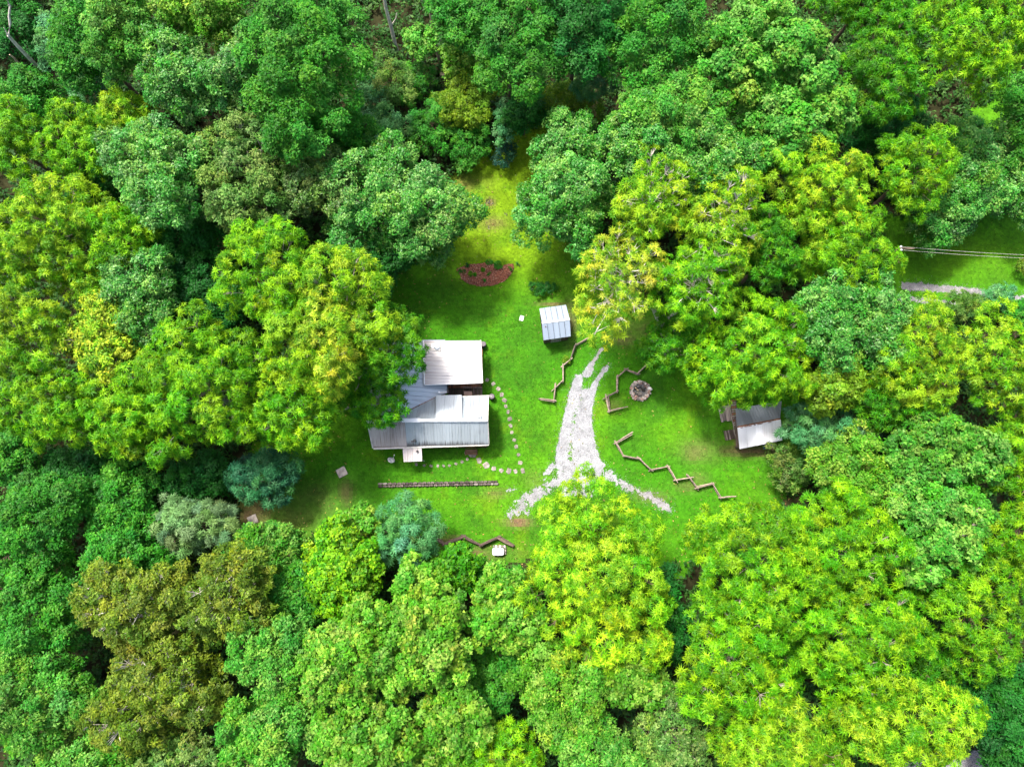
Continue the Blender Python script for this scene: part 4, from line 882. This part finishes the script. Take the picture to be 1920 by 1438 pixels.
    fork = cen + np.array((0, 0, -rz * .55)); fork[2] = max(fork[2], h * .2)
    mb.tube([(0, 0, -.1), fork * (.25, .25, .45) + (rn.uniform(-.1, .1), rn.uniform(-.1, .1), 0), fork, cen + (0, 0, rz * .25)], [tr * 1.25, tr, tr * .75, tr * .35], 8)
    order = np.argsort(-lob[:, 2])
    for i in (order if twigs == 2 else order[::2])[: 34 if twigs == 2 else 24 if twigs else 12]:
        e = cen + lob[i]; k = rn.uniform(0, .45); st_ = fork * (1 - k) + (cen + (0, 0, rz * .1)) * k
        mid = st_ * .5 + e * .5 + np.array((rn.uniform(-.3, .3), rn.uniform(-.3, .3), -.12 * np.linalg.norm(e - st_)))
        mb.tube([st_, mid, e], [tr * .34, tr * .18, tr * .07], 5, False)
        if twigs:
            js = np.nonzero(lid == i)[0]
            for j in js[: 6 * twigs]: mb.tube([e - (e - mid) * .2, cen + C[j] * .97 + (0, 0, .06 if twigs == 2 else .02)], [tr * .11 if twigs == 1 else .042, .02 if twigs == 1 else .022], 3, False)
    mb.build('stem' if cat == 'shrub' else 'trunk', M[bark], t)
    return t

T = tree
# --- far wood, top of the picture, from the bare trunk eastwards
T('dark leafy tree behind the bare forked trunk in the far western corner', 'F', (-70, -50, 85, 95), 6, 'dark')
T('dark bluish tree between the bare forked trunk and the sunlit maple', 'F', (72, 15, 145, 130), 8, 'blue')
T('mid green tree just west of the tall sunlit maple on the north edge', 'F', (105, -30, 205, 165), 15, 'mid', wobk=.5)
T('tall sunlit maple with pale tips on the north edge, west of its twin crown', 'F', (165, -30, 300, 145), 18, 'bright')
T('bright leafy crown on the north edge between sunlit maple and huge dark tree', 'F', (300, -50, 460, 95), 18, 'maple')
T('huge dense mid green tree towering over the shaded gap left of the brush', 'F', (440, -50, 690, 280), 19, 'mid', lf=.2, wobk=.5)
T('pale tipped tree standing before the north edge crowns, western of two', 'G', (262, 55, 410, 225), 17, 'pale')
T('pale tipped tree standing before the huge dense tree, eastern of two', 'G', (385, 62, 570, 215), 17, 'pale')
T('large round silvery tree west of the olive grey tree', 'G', (208, 205, 385, 440), 16, 'pale')
T('olive grey tree with bare branches between the silvery tree and the dark lawn edge tree', 'O', (350, 195, 590, 445), 15, 'sage', bark='bark_grey', bare=.12)
T('shaded green tree tucked beneath the huge dense tree', 'F', (470, 190, 690, 330), 12, 'mid')
T('lime green tree with long sprays in the west wood below the shadow gap', 'W', (72, 185, 225, 345), 13, 'lime')
T('small yellow green tree wedged against the silvery tree', 'W', (188, 160, 285, 285), 13, 'limey')
T('lime green tree cut by the west edge above the golden tree', 'W', (-60, 180, 80, 345), 13, 'lime')
T('low dark shrubby tree under the dead snag', 'F', (-20, 140, 120, 240), 7, 'mid')
T('small blue green tree in the shadow gap under the sunlit maple', 'B', (130, 105, 215, 195), 9, 'blue')
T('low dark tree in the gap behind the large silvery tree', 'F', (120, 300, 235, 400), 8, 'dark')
# --- west side
T('big golden green tree on the west edge, upper of two', 'W', (-40, 335, 215, 545), 15, 'limey', bark='bark_grey')
T('mid lime tree between the golden green tree and the silvery round tree', 'W', (150, 385, 305, 505), 13, 'lime')
T('round white tipped tree west of the deep dark hollow', 'G', (185, 462, 345, 635), 12.5, 'pale')
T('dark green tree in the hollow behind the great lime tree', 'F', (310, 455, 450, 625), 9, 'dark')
T('small yellowish tree in the gap beside the white tipped tree', 'W', (115, 475, 218, 570), 12, 'limey')
T('big golden green tree on the west edge, lower of two', 'W', (-60, 535, 145, 705), 15, 'limey', bark='bark_grey')
T('yellowing olive tree beside the lower golden green tree', 'O', (118, 555, 265, 725), 13, 'gold', bark='bark_grey', bare=.1)
T('broad lime green tree on the west edge above the dark understorey', 'W', (-20, 685, 175, 850), 14, 'lime')
T('lime green tree against the western side of the great lime tree', 'W', (140, 700, 310, 862), 13, 'lime')
T('dark green tree filling the gap below the silvery and olive trees', 'F', (260, 400, 430, 500), 10, 'dark')
# --- hero trees over the house
T('great lime green tree west of the farmhouse, its lowest and broadest crown', 'W', (230, 572, 520, 885), 15, 'lime', bark='bark_grey', root=(440, 760))
T('lime green crown rising north of the great broad lime crown', 'W', (400, 408, 610, 640), 16, 'lime', bark='bark_grey')
T('yellowing crown with golden patches reaching toward the farmhouse', 'W', (505, 455, 745, 745), 16.5, 'limey', bark='bark_grey', root=(640, 690))
T('golden patch tree with bare twigs amid the lime crowns by the farmhouse', 'W', (570, 560, 690, 735), 17, 'gold', bark='bark_grey', root=(625, 690), bare=.15)
T('green tree overhanging the western end of the white roof', 'W', (655, 565, 806, 728), 13, 'green', bark='bark_grey', wobk=.4, root=(668, 735))
T('lower green tree overhanging the western end of the zinc roof', 'W', (652, 695, 768, 806), 9, 'green', bark='bark_grey', wobk=.4, root=(640, 770))
T('lime crown between the great broad crown and the shaded lawn', 'W', (470, 690, 655, 845), 13, 'lime', bark='bark_grey')
T('blue green bush like tree at the shady western end of the lawn', 'B', (428, 838, 572, 945), 7, 'teal', dens=1.3, wobk=.5)
T('dark rounded tree with pale top on the west side of the north lawn', 'G', (598, 262, 875, 510), 14, 'pale', lf=.2, zk=.4)
T('grey green tree between the olive grey tree and the north lawn tree', 'G', (545, 265, 665, 420), 13, 'sage')
T('dark green lower tree hanging below the north lawn tree', 'F', (640, 430, 775, 560), 9, 'dark')
# --- brush at the head of the lawn
T('greyish green tall shrub below the bare trunk', 'S', (690, 104, 775, 205), 5, 'sage', cat='shrub')
T('dull blue green shrub under the huge dense tree', 'S', (660, 145, 730, 220), 5, 'blue', cat='shrub')
T('bright small maple between the bare trunk and the cut stump', 'M', (757, 50, 820, 108), 6, 'bright', wobk=.4)
T('yellow green sapling above the cut stump', 'M', (828, 78, 898, 155), 6, 'maple')
T('domed yellow green shrub in the middle of the brush', 'S', (812, 145, 935, 245), 6, 'yshrub', cat='shrub')
T('blue green bush beside the domed yellow green shrub', 'S', (925, 190, 968, 270), 4.5, 'blue', cat='shrub')
T('wide blue green bush at the top of the north lawn tree', 'S', (655, 210, 775, 285), 5, 'blue', cat='shrub')
T('tangled mid green bush below the domed shrub', 'S', (770, 190, 850, 290), 4.5, 'mid', cat='shrub')
T('leafy bush overhanging the head of the lawn', 'S', (830, 225, 925, 300), 4, 'mid', cat='shrub')
T('small bright bush at the western corner of the lawn head', 'S', (858, 282, 892, 322), 2.5, 'bright', cat='shrub')
T('small dark blue shrub alone at the head of the lawn', 'S', (928, 272, 966, 315), 2.2, 'bluish', cat='shrub')
T('low mid green brush west of the cut stump', 'S', (748, 118, 812, 195), 3, 'mid', cat='shrub')
T('tall dark tree with long leafy curtain above the lawn head', 'F', (890, -60, 1030, 190), 17, 'mid', lf=.2)
T('tall dark tree east of the leafy curtain tree', 'F', (1010, -60, 1165, 165), 17, 'dark', lf=.2)
T('green tree filling the north edge beyond the brush', 'F', (800, -50, 920, 90), 13, 'mid')
T('olive yellow shrub in the dark corner above the lawn head', 'S', (1000, 165, 1125, 245), 6, 'yshrub', cat='shrub')
T('dark blue green tree over the olive yellow shrub', 'B', (1070, 115, 1160, 190), 9, 'blue')
T('dark low tree bordering the lawn head on the east', 'F', (940, 170, 1030, 250), 6, 'dark')
# --- north east
T('broad green tree on the north edge between dark curtain tree and pale giant', 'F', (1140, -50, 1330, 165), 17, 'mid')
T('pale green giant with fine bright leaves on the north edge', 'M', (1295, 5, 1560, 235), 18, 'bright')
T('pale green crown in front of the giant, western side', 'F', (1165, 135, 1360, 320), 16, 'bright')
T('pale green crown in front of the giant, eastern side', 'M', (1380, 150, 1600, 320), 16, 'bright')
T('dark round tree with white tips on the east side of the north lawn', 'G', (968, 232, 1160, 470), 13, 'pale', lf=.2, zk=.4)
T('white tipped tree behind the yellow branching tree', 'G', (1125, 185, 1280, 350), 15, 'pale')
T('white tipped tree between the yellow branching tree and the lime tree', 'G', (1240, 215, 1420, 380), 15, 'pale')
T('yellow tree with pale bare branches, its upper crown by the north lawn', 'W', (1150, 275, 1300, 470), 16, 'limey', bark='bark_pale', twigs=2, dens=.72)
T('yellow tree with pale bare branches, the eastern crown', 'W', (1270, 320, 1440, 510), 16, 'limey', bark='bark_pale', twigs=2, dens=.75)
T('golden crown with bare twigs hanging over the drive head', 'W', (1070, 420, 1245, 640), 14.5, 'gold', bark='bark_pale', twigs=2, dens=.7, root=(1235, 600))
T('yellow green crown between the golden crown and the cabin tree', 'W', (1215, 440, 1400, 620), 15, 'lime', bark='bark_pale', twigs=2, dens=.85)
T('leafy lower boughs reaching toward the fire pit', 'W', (1195, 590, 1330, 705), 9, 'green', bark='bark_grey', dens=.8)
T('deep green tree overhanging the cabin roof', 'W', (1290, 545, 1530, 784), 13, 'lime', bark='bark_grey', root=(1390, 660))
T('broad bright lime tree with golden top in the north east', 'W', (1415, 255, 1640, 455), 15.5, 'limey')
T('lime tree below the broad golden topped lime tree', 'W', (1470, 395, 1695, 560), 14, 'lime')
T('lime tree between the golden topped lime tree and the silvery grove', 'W', (1625, 240, 1800, 395), 14, 'lime')
T('silvery grove tree north of the grass strip', 'G', (1735, 225, 1885, 405), 9, 'pale')
T('dark silvery tree rising from the shadow by the grass strip', 'G', (1690, 320, 1850, 462), 8, 'pale')
T('silvery tree cut by the east edge above the grass strip', 'G', (1835, 290, 1985, 425), 8, 'pale')
T('lime tree in the far north east, western of two', 'W', (1575, 30, 1745, 225), 15, 'green')
T('lime tree in the far north east, eastern of two', 'W', (1735, -40, 1925, 185), 20, 'lime')
T('dark green tree on the north edge before the two lime trees', 'W', (1540, -70, 1700, 75), 14, 'green')
T('dark tree cut by the east edge above the silvery grove', 'F', (1870, 130, 1990, 300), 10, 'mid')
T('dark low tree in the gap behind the silvery grove', 'F', (1590, 190, 1740, 300), 9, 'dark')
T('dead brown bush at the east edge of the grass strip', 'S', (1908, 480, 1945, 520), 2.0, 'olive', cat='shrub')
T('feathery blue shrub row end hiding the gravel track', 'B', (1840, 535, 1905, 580), 4, 'blue', cat='shrub')
T('grey green feathery shrub below the gravel track', 'B', (1770, 545, 1850, 605), 4, 'sage', cat='shrub')
T('dark green shrub at the east edge below the gravel track', 'S', (1880, 560, 1950, 640), 4, 'mid', cat='shrub')
# --- east side
T('crown with cream highlights south of the lime trees', 'G', (1490, 520, 1600, 690), 13.5, 'pale')  # cream highlights are painted by the pale palette's second leaf colour
T('green leafy tree with pale tips beside the crown with cream highlights', 'G', (1575, 500, 1700, 690), 13, 'pale')
T('yellow topped tree east of the pale tipped tree', 'W', (1640, 575, 1805, 770), 14, 'limey')
T('yellow green tree on the east edge below the grass strip', 'W', (1785, 580, 1960, 790), 14, 'limey')
T('yellow olive tree above the blue green tree by the cabin', 'M', (1510, 665, 1615, 775), 11, 'yshrub')
T('green tree beneath the yellow topped tree', 'W', (1590, 690, 1740, 810), 11, 'green')
T('blue green feathery tree east of the cabin', 'B', (1465, 755, 1630, 855), 8, 'blue', dens=1.2)
T('dark fine leaved shrub at the edge of the lawn near the cabin', 'S', (1428, 838, 1525, 915), 4, 'sage', cat='shrub', dens=.8)
T('fine leaved bright tree between the dark shrub and pale crowns', 'F', (1520, 800, 1690, 990), 10, 'maple')
T('pale green crown with thin branches in the east wood, upper', 'M', (1660, 770, 1880, 930), 13, 'bright', bark='bark_grey')
T('pale green crown with thin branches in the east wood, lower', 'M', (1640, 890, 1860, 1085), 13, 'bright', bark='bark_grey')
T('lime tree on the east edge beside the pale upper crown', 'W', (1840, 745, 1985, 940), 13, 'lime')
T('lime tree on the east edge below the pale crowns', 'W', (1845, 920, 1985, 1090), 13, 'lime')
T('dim green tree in the gap between the pale crowns and big lime tree', 'F', (1560, 960, 1690, 1090), 9, 'green' if False else 'mid')
# --- south side
T('pointed lime tree with star shaped leaf sprays at the fork of the drive', 'W', (976, 935, 1266, 1262), 14, 'limey', lf=.19, wobk=.45, extra=[(1095, 905, 8.5, 1.3), (1070, 935, 9.5, 1.5), (1125, 930, 9.5, 1.5), (1030, 965, 9, 1.5), (1170, 960, 9, 1.4), (1098, 885, 7.5, .8)])
T('huge lime tree below the zigzag fence, upper crown', 'W', (1275, 945, 1560, 1180), 16, 'lime', bark='bark_grey')
T('huge lime tree below the zigzag fence, east crown', 'W', (1430, 905, 1690, 1150), 15, 'lime', bark='bark_grey')
T('huge lime tree below the zigzag fence, lower west crown', 'W', (1262, 1110, 1490, 1360), 15.5, 'lime', bark='bark_grey')
T('lime tree crown in the middle of the south east wood', 'W', (1460, 1090, 1750, 1310), 15, 'lime', bark='bark_grey')
T('lime tree on the south edge in front of the huge lime tree', 'W', (1310, 1300, 1600, 1480), 15, 'limey')
T('yellow tipped lime tree on the south edge by the gravel road', 'W', (1560, 1270, 1830, 1440), 15, 'limey')
T('leafy lime tree east of the south east hollow', 'W', (1735, 1040, 1925, 1260), 13, 'lime')
T('dark green tree in the south east corner', 'F', (1800, 1240, 1985, 1410), 10, 'dark')
T('dark shrubby tree at the corner beside the gravel road', 'F', (1850, 1360, 1985, 1480), 8, 'dark')
T('grey twiggy tree on the south edge west of the huge lime tree', 'O', (1190, 1300, 1340, 1480), 11, 'sage', bark='bark_grey', bare=.2)
T('green maple south of the pointed lime tree, eastern', 'M', (1110, 1175, 1245, 1330), 11, 'maple')
T('fine leaved green tree south of the pointed lime tree, western', 'F', (970, 1195, 1130, 1400), 12, 'maple')
T('small pale maple west of the pointed lime tree', 'M', (885, 1055, 1010, 1235), 12, 'maple')
T('forked maple right below the dark log wall', 'M', (795, 1022, 905, 1115), 8, 'green', bark='bark_grey', dens=.8)
T('broad pale maple in the middle of the southern wood', 'M', (695, 1075, 890, 1300), 14, 'maple')
T('pale cauliflower crowned maple on the south edge', 'M', (570, 1130, 745, 1330), 15, 'maple')
T('maple on the south edge below the pale cauliflower crowned one', 'M', (590, 1300, 780, 1480), 14, 'maple')
T('mid green maple on the south edge between two pale maples', 'M', (760, 1290, 920, 1480), 12, 'maple')
T('lime tree low on the south edge below the fine leaved tree', 'W', (860, 1370, 1040, 1490), 11, 'lime')
T('pale leafy tree low on the south edge before the twiggy tree', 'F', (1020, 1340, 1200, 1490), 12, 'bright')
T('yellow tipped tree south of the brown shady lawn corner', 'M', (565, 975, 720, 1155), 11, 'lime', wobk=.5)
T('green crown behind the yellow tipped tree at the lawn edge', 'M', (605, 945, 730, 1070), 8, 'maple', wobk=.5)
T('soft blue green tree at the southern lawn edge', 'B', (698, 925, 832, 1068), 9, 'blue', dens=1.4, wobk=.3)
T('silver grey feathery tree at the west end of the lawn', 'B', (282, 918, 440, 1050), 7.5, 'grey', dens=1.3, lf=.2)
T('round green tree beside the silver grey feathery tree', 'F', (420, 982, 578, 1080), 7, 'bright', wobk=.4)
T('wide olive brown tree with bare twigs in the south west, upper crown', 'O', (150, 1040, 360, 1215), 14, 'olive', bark='bark_pale', twigs=2, bare=.12)
T('wide olive brown tree with bare twigs in the south west, east crown', 'O', (330, 1035, 530, 1190), 13.5, 'olive', bark='bark_pale', twigs=2, bare=.12)
T('wide olive brown tree with bare twigs in the south west, lower crown', 'O', (160, 1190, 440, 1400), 13.5, 'olive', bark='bark_pale', twigs=2, bare=.15)
T('pale green tree east of the olive brown tree', 'F', (430, 1145, 605, 1300), 13, 'bright')
T('pale green tree on the south edge east of the olive brown tree', 'F', (400, 1290, 600, 1480), 13, 'bright')
T('dark green tree between the olive brown and yellow tipped trees', 'F', (500, 1050, 620, 1170), 9, 'mid')
T('leafy green tree on the west edge below the dark understorey', 'F', (-30, 895, 175, 1065), 11, 'mid')
T('dark green tree west of the silver grey feathery tree', 'F', (150, 870, 310, 1010), 8, 'mid')
T('deep green tree between the silver grey and olive brown trees', 'F', (150, 985, 320, 1080), 9, 'mid')
T('dark bluish tree on the west edge beside the olive brown tree', 'F', (-40, 1045, 185, 1240), 11, 'mid')
T('bright green tree in the south west corner', 'F', (-40, 1220, 190, 1400), 12, 'bright')
T('bright green tree on the south edge near the western corner', 'F', (60, 1360, 300, 1500), 11, 'bright')
T('twiggy pale tree on the south edge below the olive brown tree', 'O', (270, 1370, 430, 1490), 11, 'sage', bark='bark_grey', bare=.2)
T('dark understorey tree in the gap below the great lime tree', 'F', (300, 850, 440, 940), 5, 'dark')
T('dark understorey tree below the broad western lime tree', 'F', (60, 840, 260, 920), 6, 'dark')
T('mid green tree between the pale maple and the log wall', 'F', (850, 1060, 1000, 1125), 6, 'mid')
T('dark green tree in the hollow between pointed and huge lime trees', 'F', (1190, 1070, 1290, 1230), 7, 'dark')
T('mid green tree in the hollow of the southern wood under the fine leaved tree', 'F', (860, 1215, 985, 1330), 8, 'mid')
T('green tree filling the hollow inside the huge lime grove', 'W', (1420, 1170, 1540, 1300), 9, 'green')
T('green tree filling the hollow beside the leafy lime tree', 'W', (1690, 1180, 1800, 1300), 9, 'green')
T('green tree in the dark gap between the yellow branching and golden topped trees', 'W', (1395, 400, 1500, 540), 14, 'green')
T('leafy green tree in the gap below the pale crowns of the east wood', 'W', (1660, 1040, 1790, 1150), 9, 'green')
T('mid green tree on the far west edge below the golden green trees', 'F', (-40, 800, 90, 905), 7, 'mid')
# --- small plants on the lawn
T('dark spiky shrub on the lawn north of the pale blue shed', 'S', (994, 527, 1040, 555), 1.1, 'dark', cat='shrub', ss=.6)
for (cx, cy, r, hh, pl, lb) in ((715, 985, 26, .6, 'mid', 'green bushy plant in the notch of the mulch bed'), (535, 1052, 17, .4, 'green', 'low green plant in the western half of the mulch bed'), (612, 1020, 11, .3, 'green', 'small plant at the middle of the mulch bed'), (650, 1046, 10, .3, 'mid', 'small plant just east of the bed middle'),
                               (625, 1100, 10, .3, 'mid', 'small plant at the lower rim of the mulch bed'), (464, 1030, 14, .3, 'mid', 'dark plant at the west tip of the mulch bed'), (655, 965, 20, .3, 'mid', 'tuft of green at the upper rim of the mulch bed'), (855, 975, 11, .3, 'dark', 'dark tuft just outside the east tip of the mulch bed'), (800, 1010, 9, .25, 'green', 'small plant near the east tip of the mulch bed'), (500, 985, 13, .3, 'dark', 'dark tuft at the upper west rim of the mulch bed')):
    q = (740 + (cx - r) / 3.687, 230 + (cy - r * .8) / 3.687, 740 + (cx + r) / 3.687, 230 + (cy + r * .8) / 3.687)
    T(lb, 'S', q, hh, pl, group='plants in the mulch bed', cat='shrub', name='garden_plant', lf=.42, dens=1.3, twigs=0, ss=.42)
T('small yellow flowered plant against the rail fence west of the drive', 'S', (1055, 668, 1068, 682), .7, 'yshrub', cat='shrub', name='garden_plant', lf=.42, dens=1.3, twigs=0, ss=.42)

# --- bare trunks and snags
def snag(label, pts, bark, branches=()):
    q = [at(u, v, z) for u, v, z, r in pts]; g = q[0] * (1, 1, 0)
    t = thing('bare_tree', label, 'tree', g); mb = MB(); mb.tube([p - g for p in q], [p[3] for p in pts], 8); mb.build('trunk', M[bark], t)
    for b in branches:
        mb = MB(); mb.tube([at(u, v, z) - g for u, v, z, r in b], [p[3] for p in b], 6); mb.build('limb', M[bark], t)
snag('pale bare trunk rising from the brush at the north edge', [(745, 96, 0, .24), (741, 84, 1, .22), (733, 50, 3.4, .2), (724, 18, 5.6, .18), (717, -25, 8.5, .15)], 'bark_pale', [[(733, 50, 3.4, .1), (742, 36, 4.3, .06), (744, 25, 4.9, .03)]])
snag('brown bare trunk leaning above the cut stump', [(826, 122, 0, .2), (820, 98, 1.8, .18), (814, 70, 3.8, .16), (806, 20, 7.4, .13), (802, -20, 10, .1)], 'bark_tan')
snag('pale dead snag with a forked top in the far western corner', [(86, 145, 3.0, .2), (62, 117, 5.5, .19), (34, 88, 8.0, .17), (16, 68, 9.6, .15), (19, 45, 10.6, .13), (17, 32, 11.2, .12), (19, 12, 12.2, .10), (11, -4, 13.2, .07)], 'bark_pale', [[(16, 68, 9.6, .09), (10, 57, 10.3, .05), (7, 52, 10.6, .03)], [(19, 12, 12.2, .06), (15, 10, 12.5, .03)]])
snag('shorter broken snag below the forked dead snag', [(66, 158, 3.5, .16), (55, 146, 4.5, .16), (42, 134, 5.6, .15), (35, 120, 6.4, .14), (27, 110, 7.1, .1), (18, 103, 7.7, .06)], 'bark_tan', [[(42, 136, 5.6, .09), (34, 135, 6.0, .09), (30, 141, 5.9, .06)]])

# --- undergrowth in the wood
rng = np.random.default_rng(77)
n0 = 27000
Q = np.stack([rng.uniform(-62, 66, n0), rng.uniform(-30, 66, n0)], 1)
dd = lawn_sd(Q) + (noise2(Q[:, 0], Q[:, 1], 3, 51) - .5) * 3
for gp_, d_, e_ in GP[-1:]: dd = np.maximum(dd, sdist(Q, gp_) * 3)
Q = Q[dd < .5]; dd = dd[dd < .5]; m = len(Q)
zz = np.clip(.5 - dd * .5, .08, 1) * (2.6 * noise2(Q[:, 0], Q[:, 1], 4.0, 52) ** 1.5 + .1) * rng.uniform(.5, 1.1, m)
C = np.concatenate([Q, zz[:, None]], 1); ax = nrm(np.array((0, 0, 1.0)) + rng.normal(0, .4, (m, 3)))
und = dict(kind='tuft', L=.42, wd=.6, n=12, rc=.6)
V, c = sprays(rng, C, ax, und, (0.017, 0.070, 0.010), (0.055, 0.13, 0.02), .25, rng.integers(0, 400, m), 400)
V[..., 2] = np.maximum(V[..., 2], .02)
tag(quad_mesh('undergrowth', V, M['leaf'], c, per=3), 'leafy green undergrowth covering the wood floor between the trees', 'undergrowth', kind='stuff')
open('/tmp/leaves.txt','w').write('%d %d %d' % (NLEAF[0], len(V), sum(len(o.data.loops)-2*len(o.data.polygons) for o in S.objects if o.type=='MESH')))
